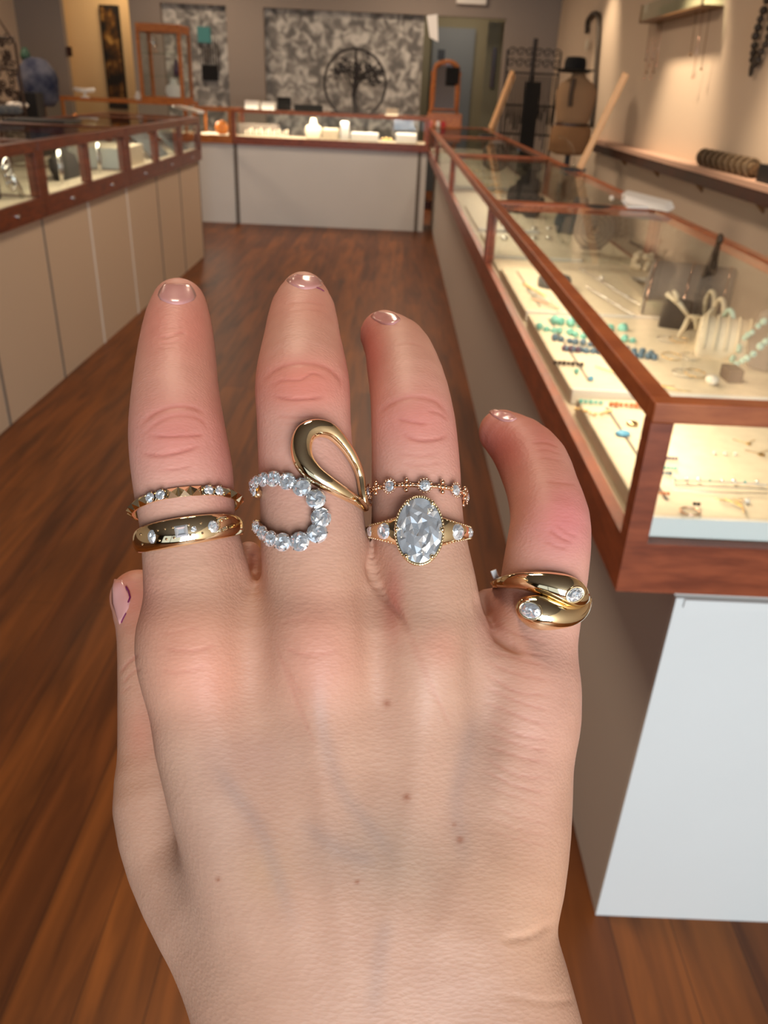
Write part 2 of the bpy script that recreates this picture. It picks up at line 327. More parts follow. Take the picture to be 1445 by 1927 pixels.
# ------------------------------------------------------------------ glass display cases
RB, RT = .72, 1.008
def case(x0, x1, y0, y1, zb, zt, label, group, bx0, bx1, by0, by1, glaze, wood='cherry', low=.08, rail=.028, post=.030, divs=None, divaxis='y', deck='cream', top='glass', lamp=None, lampcol=(1, .86, .68), basem='laminate'):
    t = empty('display_case', ((x0 + x1) / 2, (y0 + y1) / 2, 0), label, 'display case', group)
    bs = MB().box(bx0, bx1, by0, by1, 0, zb).build('base', M[basem], t)
    w = M[wood]
    fr = MB()                                                   # low rails
    fr.box(x0, x1, y0, y0 + .02, zb, zb + low); fr.box(x0, x1, y1 - .02, y1, zb, zb + low); fr.box(x0, x0 + .02, y0 + .02, y1 - .02, zb, zb + low); fr.box(x1 - .02, x1, y0 + .02, y1 - .02, zb, zb + low)
    fr.box(x0 + .02, x1 - .02, y0 + .02, y1 - .02, zb, zb + .012)
    fr.build('plinth_rail', w, t)
    tr = MB(); tr.box(x0, x1, y0, y0 + post, zt - rail, zt); tr.box(x0, x1, y1 - post, y1, zt - rail, zt); tr.box(x0, x0 + post, y0 + post, y1 - post, zt - rail, zt); tr.box(x1 - post, x1, y0 + post, y1 - post, zt - rail, zt)
    tr.build('top_rail', M['cherry2'] if wood == 'cherry' else w, t, bevel=.002)
    for (a, c) in ((x0, y0), (x1 - post, y0), (x0, y1 - post), (x1 - post, y1 - post)):
        MB().box(a, a + post, c, c + post, zb + low, zt - rail).build('post', w, t)
    for d in (divs or []):
        if divaxis == 'y':
            fx = x1 - post if glaze == 'E' else x0
            MB().box(fx, fx + post, d - post * .4, d + post * .4, zb + low, zt - rail).build('post', w, t)
        else: MB().box(d - post * .5, d + post * .5, y0, y0 + post, zb + low, zt - rail).build('post', w, t)
    MB().box(x0 + .02, x1 - .02, y0 + .02, y1 - .02, zb + low - .012, zb + low - .002).build('deck', M[deck], t)
    g = MB().box(x0 + post, x1 - post, y0 + post, y1 - post, zt - .010, zt - .004); g.build('glass_top', M[top], t)
    zi0, zi1 = zb + low, zt - rail
    MB().box(x0 + .010, x0 + .015, y0 + post, y1 - post, zi0, zi1).build('glass_pane', M['glass'], t)
    MB().box(x1 - .015, x1 - .010, y0 + post, y1 - post, zi0, zi1).build('glass_pane', M['glass'], t)
    MB().box(x0 + post, x1 - post, y0 + .010, y0 + .015, zi0, zi1).build('glass_pane', M['glass'], t)
    if lamp:
        if x1 - x0 > y1 - y0:
            light('AREA', 'case_light', ((x0 + x1) / 2, y0 + .07, zt - .035), ((x0 + x1) / 2, y0 + .30, zb), lamp, lampcol, x1 - x0 - .15, .02)
        else:
            fx, tx = (x1 - .06, x1 - .30) if glaze == 'E' else (x0 + .06, x0 + .28)
            o = light('AREA', 'case_light', (fx, (y0 + y1) / 2, zt - .035), (tx, (y0 + y1) / 2, zb), lamp, lampcol, .02, y1 - y0 - .15)
            d = Vector((tx - fx, 0, zb - zt)).normalized(); yv = Vector((0, 1, 0)); xv = yv.cross(-d)
            o.matrix_world = Matrix(((xv.x, yv.x, -d.x, fx), (xv.y, yv.y, -d.y, (y0 + y1) / 2), (xv.z, yv.z, -d.z, zt - .035), (0, 0, 0, 1)))
    return t
X0, X1 = .347, .965
G1 = 'cases of the counter by the tan wall'
rc = case(X0, X1, .975, 3.05, RB, RT, 'nearest glass display case, cherry framed, white end panel facing the viewer', G1, .437, .93, .985, 3.05, 'W', lamp=6.5, lampcol=(1, .80, .56), basem='laminate_shade')
MB().box(.437, .93, .975, .985, 0, .712).build('end_panel', M['laminate'], bpy.data.objects[rc.name])
MB().box(.449, .93, .971, .9745, .698, .712).build('trim_strip', M['laminate'], bpy.data.objects[rc.name])
case(X0, X1, 3.056, 5.37, RB, RT, 'second glass case from the viewer by the tan wall, holding dark grey collars', G1, .437, .93, 3.05, 5.37, 'W', divs=[5.3], lamp=4.5, basem='laminate_shade')
case(X0, X1, 5.376, 7.50, RB, RT, 'third glass case by the tan wall, in front of the hatted mannequin', G1, .437, .93, 5.37, 7.50, 'W', lamp=2.6, basem='laminate_shade')
case(X0, X1, 7.506, 9.50, RB, RT, 'far corner glass case under the wooden dressing mirror', G1, .437, .93, 7.5, 9.5, 'W', lamp=2.6, basem='laminate_shade')
G2 = 'cases across the far end of the aisle'
CZ0, CZ1 = .775, 1.095
c0 = case(-1.655, .335, 8.95, 9.50, CZ0, CZ1, 'brightly lit glass case across the end of the aisle on grey panelled base', G2, -1.655, .335, 8.99, 9.5, 'S', low=.075, lamp=11, lampcol=(1, .84, .64))
c1 = case(-2.05, -1.661, 8.95, 9.50, CZ0, CZ1, 'short glass corner case beside the brightly lit one', G2, -2.05, -1.661, 8.99, 9.5, 'S', wood='orange', low=.075, lamp=2.5)
for t_, xs in ((c0, (-1.634, .258)),):
    for x in xs: MB().box(x - .018, x + .018, 8.983, 8.99, 0, CZ0).build('seam_strip', M['seam'], t_)
case(-3.56, -2.106, 8.95, 9.50, CZ0, 1.13, 'orange framed glass case at the far corner behind the beige counter', G2, -3.5, -2.11, 8.99, 9.5, 'S', wood='orange', low=.075, lamp=1.2)
G3 = 'cases of the long beige panelled counter'
LZ0, LZ1 = .765, 1.08
LX0, LX1 = -2.33, -1.57
ls = [(2.0, 3.84, [2.5, 3.2], 'nearest case of the beige counter, holding a grey bust with silver bracelets'), (3.846, 5.13, [4.46], 'case of the beige counter holding a wide grey bust and pale pads'),
      (5.136, 6.44, [5.80], 'case of the beige counter with two blue grey pads'), (6.446, 7.10, [], 'end case of the beige counter carrying a white strip on top')]
for (a, c, dv, lb) in ls:
    t_ = case(LX0, LX1, a, c, LZ0, LZ1, lb, G3, LX0, -1.60, a, c, 'E', wood='darkcherry', low=.085, rail=.045, post=.045, divs=dv, lamp=1.7, lampcol=(1, .86, .62), basem='beige')  # same cherry wood in a darker tone for this counter
    for s in dv:                                                # a lock in each drawer front
        pass
    for s in [a + .33] + [d + .33 for d in dv]:
        if s < c: MB().lathe((LX1, s, LZ0 + .04), [(.010, 0), (.010, .006), (.006, .008)], 10, (1, 0, 0)).build('lock', M['silver'], t_)
    MB().box(-1.60, -1.597, c - .012, c + .002, 0, LZ0).build('seam_strip', M['strip'] if c in (5.13,) else M['seam'], t_)
    for d in dv:
        MB().box(-1.60, -1.597, d - .014, d + .002, 0, LZ0).build('seam_strip', M['strip'] if abs(d - 4.46) < .1 else M['seam'], t_)
# ------------------------------------------------------------------ goods in and on the cases
Z1 = RB + .08                                                    # deck of the near cases
rnd = random.Random(11)
def pad(x0, x1, y0, y1, z, h, label, m='cream', edge='white', frame=True, cat='display pad', group=None):
    t = empty('display_pad', ((x0 + x1) / 2, (y0 + y1) / 2, z), label, cat, group)
    MB().box(x0, x1, y0, y1, z, z + h).build('board', M[m], t, bevel=.004)
    MB().box(x0 + .002, x1 - .002, y0 - .008, y0 - .0005, z + .001, z + h + .001).build('front_edge', M[edge], t)
    if frame: MB().box(x0 + .045, x0 + .050, y0 + .05, y1 - .05, z + h, z + h + .0015).build('groove', M['seam'], t)
    return t
def beads(name, pts, r, m, label, cat='necklace', group=None, jitter=.0):
    mb = MB(); P = catmull([list(p) for p in pts], 10); L = np.r_[0, np.cumsum(np.linalg.norm(np.diff(P, axis=0), axis=1))]
    k = int(L[-1] / (r * 1.9)) + 1
    for i in range(k):
        d = i * r * 1.9; q = [np.interp(d, L, P[:, a]) + rnd.uniform(-jitter, jitter) for a in range(3)]; rr = r * rnd.uniform(.85, 1.1)
        mb.ball(q, rr, 7, 5)
    return tag(mb.build(name, M[m], smooth=True), label, cat, group)
def chainlet(name, pts, r, m, label, cat='necklace', group=None, drop=None):
    mb = MB(); mb.tube([tuple(p) for p in catmull([list(p) for p in pts], 8)], r, 6)
    if drop: mb.ball(drop, r * 4, 8, 5)
    return tag(mb.build(name, M[m], smooth=True), label, cat, group)
def deckpt(px, py, z=Z1 + .030): return onz(px, py, z)
def keep(p): return Vector((min(max(p.x, .43), .90), p.y, p.z))      # inside the case by the wall
def line_on(p, q, n=5, sag=.0, z=Z1 + .036):
    a, b = onz(*p, z), onz(*q, z); return [(a.x + (b.x - a.x) * i / (n - 1), a.y + (b.y - a.y) * i / (n - 1) - sag * math.sin(PI * i / (n - 1)), z) for i in range(n)]
# boards of the nearest case
pad(.375, .955, 1.005, 1.49, Z1, .030, 'cream display board at the near glass end, white front edge', 'cream')
pad(.375, .955, 1.545, 2.15, Z1, .030, 'cream display board carrying the turquoise strands', 'cream')
pad(.375, .80, 2.19, 2.78, Z1, .028, 'cream display board carrying the grey ring pad', 'cream')
pad(.375, .955, 2.80, 3.03, Z1, .012, 'narrow pale board under the round coil at the far end of nearest case', 'cream', frame=False)
# strands and small pieces on the second board
beads('necklace', line_on((1015, 616), (1198, 640), 6, .02), .010, 'turq', 'green turquoise bead strand lying on the second cream board', jitter=.004)
beads('necklace', line_on((1040, 605), (1185, 618), 6, .01), .013, 'turq', 'thicker green turquoise strand beside the cherry rail', jitter=.005)
beads('necklace', line_on((1045, 636), (1232, 664), 6, .01), .009, 'blue', 'slate blue strand next to the green turquoise strands', jitter=.002)
beads('necklace', line_on((1065, 655), (1235, 672), 6, .0), .008, 'blue', 'thin slate blue strand with plum end beads', jitter=.001)
beads('bracelet', line_on((1062, 655), (1090, 658), 3, .0), .008, 'plum', 'plum bead bracelet at the end of the blue strand', 'bracelet')
beads('bracelet', line_on((1045, 682), (1100, 686), 4, .0), .005, 'dark_bead', 'short dark bead strand on the second cream board', 'bracelet')
for i, (a, b) in enumerate(((1112, 712), (1085, 698))): tag(MB().ball(deckpt(a, b, Z1 + .036), .006, 8, 5).build('pendant', M['sky' if i == 0 else 'turq'], smooth=True), ('sky blue' if i == 0 else 'green') + ' stone pendant near the front of the second board', 'pendant')
for i in range(6):
    a = 1255 + 22 * (i % 3) + 9 * (i // 3); b = 640 + 32 * (i // 2)
    p = deckpt(a, b, Z1 + .031); mb = MB()
    mb.tube([(p.x + .022 * math.cos(t_), p.y + .03 * math.sin(t_), p.z + .002) for t_ in np.linspace(0, 5.4, 18)], .0011, 5)
    tag(mb.build('bracelet', M['gold' if i % 2 else 'silver'], smooth=True), 'thin %s open bangle lying on the second board%s' % ('gold' if i % 2 else 'silver', ''), 'bracelet', 'thin %s bangles on the second board' % ('gold' if i % 2 else 'silver'))
for i in range(5):
    chainlet('necklace', line_on((1120 + i * 28, 690 + i * 8), (1180 + i * 30, 700 + i * 9), 5, .012), .0012, 'gold', 'fine gold chain laid out on the second board', group='fine gold chains on the second board')
tag(MB().ball(deckpt(1340, 715, Z1 + .041), .014, 12, 8, (1, 1, .8)).build('shell', M['pearl'], smooth=True), 'small white shell on the second board near its corner', 'shell')
# first board, seen through the near glass
beads('bracelet', line_on((1093, 755), (1140, 758), 4), .005, 'turq', 'green bead bracelet at the top of the nearest board', 'bracelet')
beads('bracelet', line_on((1150, 760), (1212, 764), 4), .005, 'coral', 'coral bead bracelet at the top of the nearest board', 'bracelet')
beads('necklace', line_on((1085, 770), (1150, 774), 4, .02), .003, 'gold', 'small gold bead strand under the green bracelet', jitter=.002)
tag(MB().ball(deckpt(1172, 815, Z1 + .035), .010, 10, 6, (1.4, 1, .5)).build('brooch', M['sky'], smooth=True), 'sky blue oval brooch behind the cherry corner post', 'brooch')
tag(MB().ball(deckpt(1190, 797, Z1 + .034), .008, 10, 6, (1.4, 1, .6)).build('brooch', M['gold'], smooth=True), 'gold brooch beside the sky blue one', 'brooch')
def ringlet(px_, py_, r, m, label, cat='ring', z=Z1 + .033, tall=.6, th=.0014, gem_=None):
    p = onz(px_, py_, z); mb = MB(); mb.tube([(p.x + r * math.cos(a), p.y + r * tall * math.sin(a), p.z) for a in np.linspace(0, 2 * PI, 24, endpoint=False)], th, 6, closed=True)
    t = tag(mb.build('ring' if cat == 'ring' else 'bangle', M[m], smooth=True), label, cat)
    return t
ringlet(1298, 962, .014, 'rose', 'small rose gold ring lying near the front edge of the nearest board', tall=.8)
p = onz(1405, 943, Z1 + .034); er = empty('earring', p, 'silver stud earring with white pearl near the front edge', 'earring')
MB().ball(p, .0045, 10, 7).build('pearl', M['pearl'], er, smooth=True); MB().tube([(p.x, p.y - .004, p.z), (p.x, p.y - .012, p.z - .008)], .0008, 6).build('pin', M['silver'], er)
for i, (a, b, r, m) in enumerate(((1432, 856, .0058, 'gold'), (1408, 836, .0042, 'gold'))):
    p = onz(a, b, Z1 + .031); t = empty('pendant', p, ('larger' if i == 0 else 'smaller') + ' round gold pendant on the nearest board under the glass', 'pendant')
    MB().lathe((p.x, p.y, p.z), [(r, 0), (r, .0015), (r * .6, .003), (r * .4, .002)], 18).build('disc', M[m], t, smooth=False); MB().tube([(p.x - .02, p.y + .02, p.z), (p.x, p.y + r, p.z), (p.x + .02, p.y + .022, p.z)], .0006, 5).build('chain', M[m], t)
for i, a in enumerate((1344, 1364, 1383)):
    p = onz(a, 852 + i, Z1 + .033); tag(MB().ball(p, .0032, 9, 6).build('stud', M['pearl'], smooth=True), 'tiny pale stud in a row of three on the nearest board', 'stud earring', 'row of tiny pale studs')
for i, (a, b, m, lb) in enumerate(((1262, 862, 'plum', 'plum'), (1260, 880, 'turq', 'green turquoise'), (1250, 890, 'blue', 'slate blue'), (1252, 928, 'coral', 'coral'), (1316, 948, 'dark_bead', 'dark brown'))):
    beads('bracelet', line_on((a - 9, b), (a + 12 if i != 4 else a + 1, b + 1), 3), .0030, m, lb + ' beads at the edge of the nearest board by the cherry corner post', 'bead strand')
for i in range(3):
    chainlet('bracelet', line_on((1265, 905 + i * 8), (1445, 913 + i * 8), 7, .004 * (i - 1)), .0010, 'silver', 'fine silver chain stretched across the nearest board', 'bracelet', 'silver chains stretched across the nearest board')
for i in range(8):
    q = onz(1270 + i * 22, 901 + i * .9, Z1 + .037); tag(MB().ball(q, .0024 + .0006 * (i % 3), 7, 5).build('bead', M['turq' if i % 3 == 0 else 'silver'], smooth=True), 'tiny %s bead on a silver chain of the nearest board' % ('turquoise' if i % 3 == 0 else 'silver'), 'bead', 'tiny %s beads on the chains' % ('turquoise' if i % 3 == 0 else 'silver'))
for i in range(6):
    chainlet('necklace', line_on((1345 + i * 9, 938 + 3 * (i % 2)), (1400, 940 + i * 5), 4, .004), .0008, 'gold', 'fine gold chain ending beside the pearl stud', group='fine gold chains beside the pearl stud')
MBx = MB().box(.9, .905, 1.28, 1.46, Z1 + .030, Z1 + .033); tag(MBx.build('display_bar', M['seam']), 'dark slim bar lying at the back of the nearest board', 'bar')

# bracelet bars, bust and the tall tassel at the back of the nearest case
def bar(c, r, l, m, label, n_rings, rm, ang=0.0, group=None):
    """padded half drum for bracelets, axis towards the back"""
    t = empty('bracelet_pillow', c, label, 'bracelet pillow', group); ca, sa = math.cos(ang), math.sin(ang); c = Vector(c)
    prof = [(r * math.cos(a), r * math.sin(a)) for a in np.linspace(-.35, PI + .35, 22)]
    def q(u, v, s_): return Vector((c.x + u * ca - s_ * sa, c.y + u * sa + s_ * ca, c.z + max(0.0, v + r * .34)))
    vs = [q(u, v, s_) for s_ in (-l / 2, -l / 2 + .006, l / 2 - .006, l / 2) for (u, v) in [(a * (.93 if abs(s_) > l / 2 - .001 else 1), b * (.93 if abs(s_) > l / 2 - .001 else 1)) for a, b in prof]]
    k = len(prof); f = [(i * k + j, i * k + (j + 1) % k, (i + 1) * k + (j + 1) % k, (i + 1) * k + j) for i in range(3) for j in range(k)] + [tuple(range(k)), tuple(3 * k + j for j in range(k))]
    MB().add(vs, f).build('drum', M[m], t, smooth=False)
    for i in range(n_rings):
        s_ = -l / 2 + .016 + (l - .03) * i / max(1, n_rings - 1)
        MB().tube([q(u * 1.03, v * 1.03, s_) for (u, v) in prof[2:-2]], .0035 if rm != 'rose' else .0015, 6).build('bracelet_band', M[rm], t, smooth=True)
    return t
bar(onz(1288, 588, Z1 + .029), .098, .22, 'grey', 'large grey velvet bracelet pillow with thin rose bands', 3, 'rose', 1.15)
bar(onz(1268, 612, Z1 + .029), .050, .07, 'greydark', 'small dark grey pillow in front of the large grey one', 0, 'rose', 1.15)
bar(onz(1378, 668, Z1 + .030), .062, .17, 'cream', 'pillow stacked with bone coloured ridged bangles', 7, 'bone', 1.25)
tl = onz(1306, 598, Z1 + .03); tt = empty('tassel_necklace', tl, 'tall dark tassel necklace on stand before the grey velvet pillow', 'necklace')
hz = .20
MB().tube([(tl.x + .02, tl.y, tl.z + hz), (tl.x + .006, tl.y, tl.z + hz * .62), (tl.x - .022, tl.y - .01, tl.z + .03)], [.006, .009, .004], 8).tube([(tl.x + .02, tl.y, tl.z + hz), (tl.x + .022, tl.y, tl.z + hz * .62), (tl.x + .008, tl.y - .01, tl.z + .02)], [.006, .009, .004], 8).ball((tl.x + .021, tl.y, tl.z + hz + .006), .010, 10, 7, (1, 1, 1.5)).build('cord', M['necklace_dark'], tt, smooth=True)
for s_ in (-.024, .006): MB().tube([(tl.x + s_, tl.y - .01, tl.z + .045), (tl.x + s_ - .002, tl.y - .012, tl.z)], [.0045, .0035], 7).build('tassel', M['navy'], tt)
# bone branch piece
bt = onz(1288, 634, Z1 + .036); mb = MB()
for (dx, dy, dz, ex, ey, ez) in ((-.06, .02, .10, .0, .0, .05), (0, 0, .05, .035, -.005, .045), (.035, -.005, .045, .055, .0, .075), (.035, -.005, .045, .05, -.012, .0), (0, 0, .05, -.022, -.012, .0), (.01, 0, .05, .02, -.012, .02), (.05, -.01, .02, .095, -.04, .0), (-.035, .01, .08, -.05, .0, .11)):
    mb.tube([(bt.x + dx, bt.y + dy, bt.z + dz), (bt.x + (dx + ex) / 2 + .004, bt.y + (dy + ey) / 2, bt.z + (dz + ez) / 2 + .003), (bt.x + ex, bt.y + ey, bt.z + ez)], [.0055, .0065, .0045], 7)
tag(mb.build('coral_branch', M['bone'], smooth=True), 'bone coloured coral branch piece leaning by the dark tassel', 'coral branch')
# turquoise necklace draped on a grey bust at the edge of the frame
def bust(c, w, h, m, label, depth=.05, group=None, rot=0.0, lean=.35):
    """jewellery bust: shoulders, chest and a flat neck"""
    t = empty('necklace_bust', c, label, 'necklace bust', group); c = Vector(c); ca, sa = math.cos(rot), math.sin(rot)
    out_ = [(-.38, 0), (-.50, .30), (-.46, .58), (-.20, .72), (-.15, 1.0), (.15, 1.0), (.20, .72), (.46, .58), (.50, .30), (.38, 0)]
    def q(u, v, s_): 
        x = u * w; y = s_ * depth * (1 - .5 * v) + v * h * lean; return Vector((c.x + x * ca - y * sa, c.y + x * sa + y * ca, c.z + v * h))
    vs = [q(u * k_, v, s_) for (k_, s_) in ((.9, -.5), (1, -.25), (1, .5)) for (u, v) in out_]; n_ = len(out_)
    f = [(i * n_ + j, i * n_ + (j + 1) % n_, (i + 1) * n_ + (j + 1) % n_, (i + 1) * n_ + j) for i in range(2) for j in range(n_)] + [tuple(range(n_)), tuple(2 * n_ + j for j in range(n_))]
    MB().add(vs, f).build('chest', M[m], t, bevel=min(.006, w * .03))
    return t, q
bc = onz(1424, 722, Z1 + .030)
b1, bq = bust((bc.x + .085, bc.y + .075, bc.z), .20, .20, 'grey', 'brownish grey bust wearing the turquoise cluster necklace', rot=-.9, lean=.2)
pth = [onz(1378, 690, .83), onz(1384, 668, .85), onz(1400, 640, .885), onz(1425, 615, .92), onz(1450, 600, .94)]
beads('necklace', pth, .0075, 'turq2', 'pale turquoise cluster necklace draped on the grey bust', jitter=.004)
pth = [onz(1378, 690, .83), onz(1396, 680, .85), onz(1420, 660, .88), onz(1455, 634, .91)]
beads('necklace', pth, .0085, 'turq2', 'thicker lower strand of turquoise clusters on the grey bust', jitter=.005)
pp = onz(1382, 722, Z1 + .030); tag(MB().box(pp.x - .016, pp.x + .016, pp.y, pp.y + .05, pp.z, pp.z + .028).build('block', M['brownpad'], bevel=.002), 'small brown block under the turquoise necklace', 'block')
for i, (a, b) in enumerate(((1368, 612), (1352, 590), (1335, 575))):
    p = onz(a, b, Z1 + .09); mb = MB().tube([(p.x, p.y + .03 * math.cos(t_), p.z + .035 * math.sin(t_)) for t_ in np.linspace(0, 2 * PI, 20, endpoint=False)], .006, 7, closed=True)
    tag(mb.build('bangle', M['bone' if i else 'turq2'], smooth=True), ('bone ridged bangle standing on the pillow', 'pale turquoise studded bangle on the pillow')[0 if i else 1], 'bangle', 'bone bangles standing on the pillow' if i else None)
# grey ring pad with rings, white pearls, and the coil farther back
rp_ = onz(1042, 540, Z1 + .028); t = empty('ring_pad', rp_, 'oval grey ring pad on the cream board behind the cherry rail', 'ring pad')
MB().lathe(rp_, [(.050, 0), (.052, .02), (.046, .034), (.030, .038)], 24, sx=1.0, sy=.8).build('cushion', M['greyblue'], t, smooth=True)
for i in range(4): MB().box(rp_.x - .032 + i * .017, rp_.x - .028 + i * .017, rp_.y - .036, rp_.y + .036, rp_.z + .0355, rp_.z + .041).build('ridge', M['greydark'], t)
ringlet(1040, 527, .009, 'gold', 'gold ring on the oval grey ring pad', z=Z1 + .070, tall=1.0)
tag(MB().ball(onz(1132, 524, Z1 + .037), .009, 10, 7).build('pearl', M['pearl'], smooth=True), 'white pearl beside the oval grey ring pad', 'pearl')
for i in range(7):
    a = 1090 + (i % 4) * 26 + (i // 4) * 12; b = 505 + (i % 4) * 16 + (i // 4) * 34
    chainlet('necklace', line_on((a, b), (a + 40, b + 22), 5, .015), .002, 'silver', 'silver chain loosely laid on the board by the grey ring pad', group='silver chains by the grey ring pad')
for i in range(3):
    beads('bracelet', line_on((985 + i * 8, 535 + i * 14), (1028 + i * 12, 560 + i * 10), 5, -.01), .0035, ('gold', 'silver', 'rose')[i], ('gold', 'silver', 'rose gold')[i] + ' bead bracelet at the front of the board with the ring pad', 'bracelet')
cp = onz(1112, 470, Z1 + .012); t = empty('coil_stand', (cp.x, cp.y, cp.z), 'round grey coiled display standing behind the pale board', 'coiled display')
for k in range(4): MB().tube([(cp.x + (.075 - k * .018) * math.cos(a), cp.y - .006 * k, cp.z + .080 + (.075 - k * .018) * math.sin(a)) for a in np.linspace(0, 2 * PI, 28, endpoint=False)], .007, 7, closed=True).build('coil', M['grey'], t, smooth=True)
MB().box(cp.x - .04, cp.x + .04, cp.y - .01, cp.y + .03, cp.z, cp.z + .012).build('foot', M['grey'], t)
sp = onz(1180, 480, Z1 + .012); chainlet('necklace', [(sp.x, sp.y, sp.z + .05), (sp.x + .05, sp.y - .05, sp.z + .03), (sp.x + .10, sp.y - .10, sp.z + .01)], .005, 'dark_bead', 'dark cord leaning beside the round coil')
for i, (a, b) in enumerate(((1215, 500), (1240, 482))):
    p = keep(onz(a, b, Z1 + .0)); p.y = min(p.y, 2.95); mb = MB()
    for k in range(16):
        an = rnd.uniform(0, 6.28); mb.ball((p.x + .03 * math.cos(an), p.y + .03 * math.sin(an), p.z + .012 + rnd.uniform(0, .05)), .012, 7, 5)
    tag(mb.build('flower_spray', M['bone'], smooth=True), ('cream beaded flower spray nearer the grey pillow', 'cream beaded flower spray at the back of the nearest case')[i], 'flower spray')

# on top of the cases: open leaning mirrors, white ramp, lucite arcs
def counter_mirror(b, tp, w, label, th=.016):
    """square mirror in a pale wood frame leaning back on a small stand; b and tp are the lower and upper ends of its near edge"""
    t = empty('counter_mirror', b, label, 'mirror'); b, tp = Vector(b), Vector(tp); ax = (tp - b); L_ = ax.length; ax.normalize(); ay = Vector((0.25, 1, 0)).normalized(); ay = (ay - ax * ay.dot(ax)).normalized(); az = ax.cross(ay)
    c = b + ax * L_ / 2 + ay * w / 2
    for (cc_, h1, h2) in ((b + ax * L_ / 2 + ay * .010, L_ / 2, .010), (b + ax * L_ / 2 + ay * (w - .010), L_ / 2, .010)): MB().obox(cc_, ax * h1, ay * h2, az * th).build('frame_side', M['blond'], t, bevel=.004)
    for cc_ in (b + ax * .010 + ay * w / 2, tp - ax * .010 + ay * w / 2): MB().obox(cc_, ax * .010, ay * (w / 2 - .02), az * th).build('frame_rail', M['blond'], t)
    MB().obox(c, ax * (L_ / 2 - .02), ay * (w / 2 - .02), az * .003).build('mirror_glass', M['mirror'], t)
    f = Vector((b.x - .02, b.y + w * .5, RT)); MB().box(f.x - .05, f.x + .06, f.y - .07, f.y + .07, RT, RT + .012).build('stand', M['black'], t)
    return t
p_ = onz(1090, 318, RT + .014); q_ = ony(1178, 138, p_.y + .01)
counter_mirror(p_, (q_.x, p_.y + .01, q_.z), .17, 'pale framed countertop mirror tilted back on the second case, nearer of two')
p_ = onz(925, 240, RT + .014); p_ = ony(922, 242, 7.6); q_ = ony(964, 133, 7.65)
counter_mirror((p_.x, 7.6, max(p_.z, RT + .014)), (q_.x, 7.65, q_.z), .24, 'pale framed countertop mirror tilted back on a far case, farther of two')
wp = onz(1215, 392, RT); a1, a2 = onz(1172, 384, RT + .002), onz(1258, 400, RT + .002)
t = empty('white_ramp', wp, 'white padded bracelet ramp lying on the glass top of the nearest case', 'bracelet ramp')
MB().prism([(a1.x, a1.y, RT + .002), (a2.x, a2.y, RT + .002), (a2.x, a2.y + .05, RT + .020), (a1.x, a1.y + .05, RT + .032)], Vector((.03, .03, .012))).build('ramp', M['white'], t, bevel=.004)
MB().tube([(a1.x, a1.y, RT + .03), (a1.x - .012, a1.y - .03, RT + .018), (a1.x - .004, a1.y - .07, RT + .002)], .004, 8).build('strap', M['white'], t, smooth=True)
MB().box(a1.x - .01, a2.x - .02, a1.y - .10, a1.y - .07, RT + .0005, RT + .008).build('foot', M['white'], t)
dp = onz(1125, 392, RT); tag(MB().lathe((dp.x, dp.y, RT), [(.02, 0), (.045, .006), (.047, .008), (.02, .004)], 24, sx=1, sy=.8).build('dish', M['greydark'], smooth=True), 'small dark shallow dish on the glass top beside the white ramp', 'dish')
lucite = glassmat('clear_lucite', (.93, .94, .92), 1.0, 1.5)
for i, (a, b, r, hgt) in enumerate(((1172, 330, .05, .16), (1140, 338, .04, .05))):
    p = keep(onz(a, b, RT)); mb = MB().tube([(p.x - 2 * r + r * 2 * math.sin(t_), p.y, RT + .003 + hgt * math.cos(t_) ** .8 if math.cos(t_) > 0 else RT + .003) for t_ in np.linspace(0, PI / 2, 14)], .005, 7)
    mb.box(p.x - .02, p.x + .02, p.y - .02, p.y + .02, RT, RT + .004)
    tag(mb.build('lucite_stand', M['pearl'] if False else lucite, smooth=True), ('taller clear curved lucite stand on the second case', 'lower clear curved lucite stand on the second case')[i], 'lucite stand')
ap = onz(1150, 378, RT); tag(MB().ball((ap.x, ap.y, RT + .01), .010, 9, 6).build('bead', M['pearl'], smooth=True), 'pale bead on the glass top just behind the white ramp', 'bead')

# second, third and far cases by the wall
for i, p in enumerate(((.66, 4.30, Z1), (.82, 3.80, Z1), (.70, 4.75, Z1), (.80, 5.18, Z1))):
    p = Vector(p); bust((p.x, p.y, p.z), .20 if i < 2 else .16, .15, 'greydark' if i != 1 else 'greyblue', ('dark grey collar bust nearest in the second case', 'blue grey collar bust under the tilted mirror', 'dark grey collar bust in the middle of the second case', 'dark collar bust at the far end of the second case')[i], rot=-.5, lean=.45)
pad(.385, .72, 3.10, 3.65, Z1, .012, 'pale pad with small silver pieces at the near end of the second case', 'cream', frame=False)
pad(.385, .66, 3.75, 4.55, Z1, .012, 'pale pad scattered with gold earrings in the second case', 'cream', frame=False)
pad(.385, .90, 5.5, 6.4, Z1, .012, 'pale pad in the third case under its glass', 'cream', frame=False)
k = 0
for i in range(4):
    for j in range(5):
        p = onz(890 + j * 9 + i * 5, 322 + i * 13, Z1 + .02)
        if not (.39 < p.x < .9): continue
        mb = MB().tube([(p.x + .012 * math.cos(a), p.y + .012 * math.sin(a), p.z) for a in np.linspace(0, 2 * PI, 12, endpoint=False)], .003, 5, closed=True)
        tag(mb.build('earring', M['gold'], smooth=True), 'gold hoop earring scattered on a pale pad of the second case', 'earring', 'gold hoops in the second case')
for i in range(8):
    p = onz(950 + (i % 4) * 28, 430 + (i // 4) * 18, Z1 + .02)
    tag(MB().ball((p.x, p.y, p.z), .012, 8, 5, (1.3, 1, .6)).build('earring', M['silver'], smooth=True), 'silver clip earring laid at the far end of nearest case', 'earring', 'silver clip earrings')
rl = onz(945, 258, RT); 
t = empty('rolled_display', (.86, 6.9, Z1), 'round dark coiled display behind the farther tilted mirror', 'coiled display')
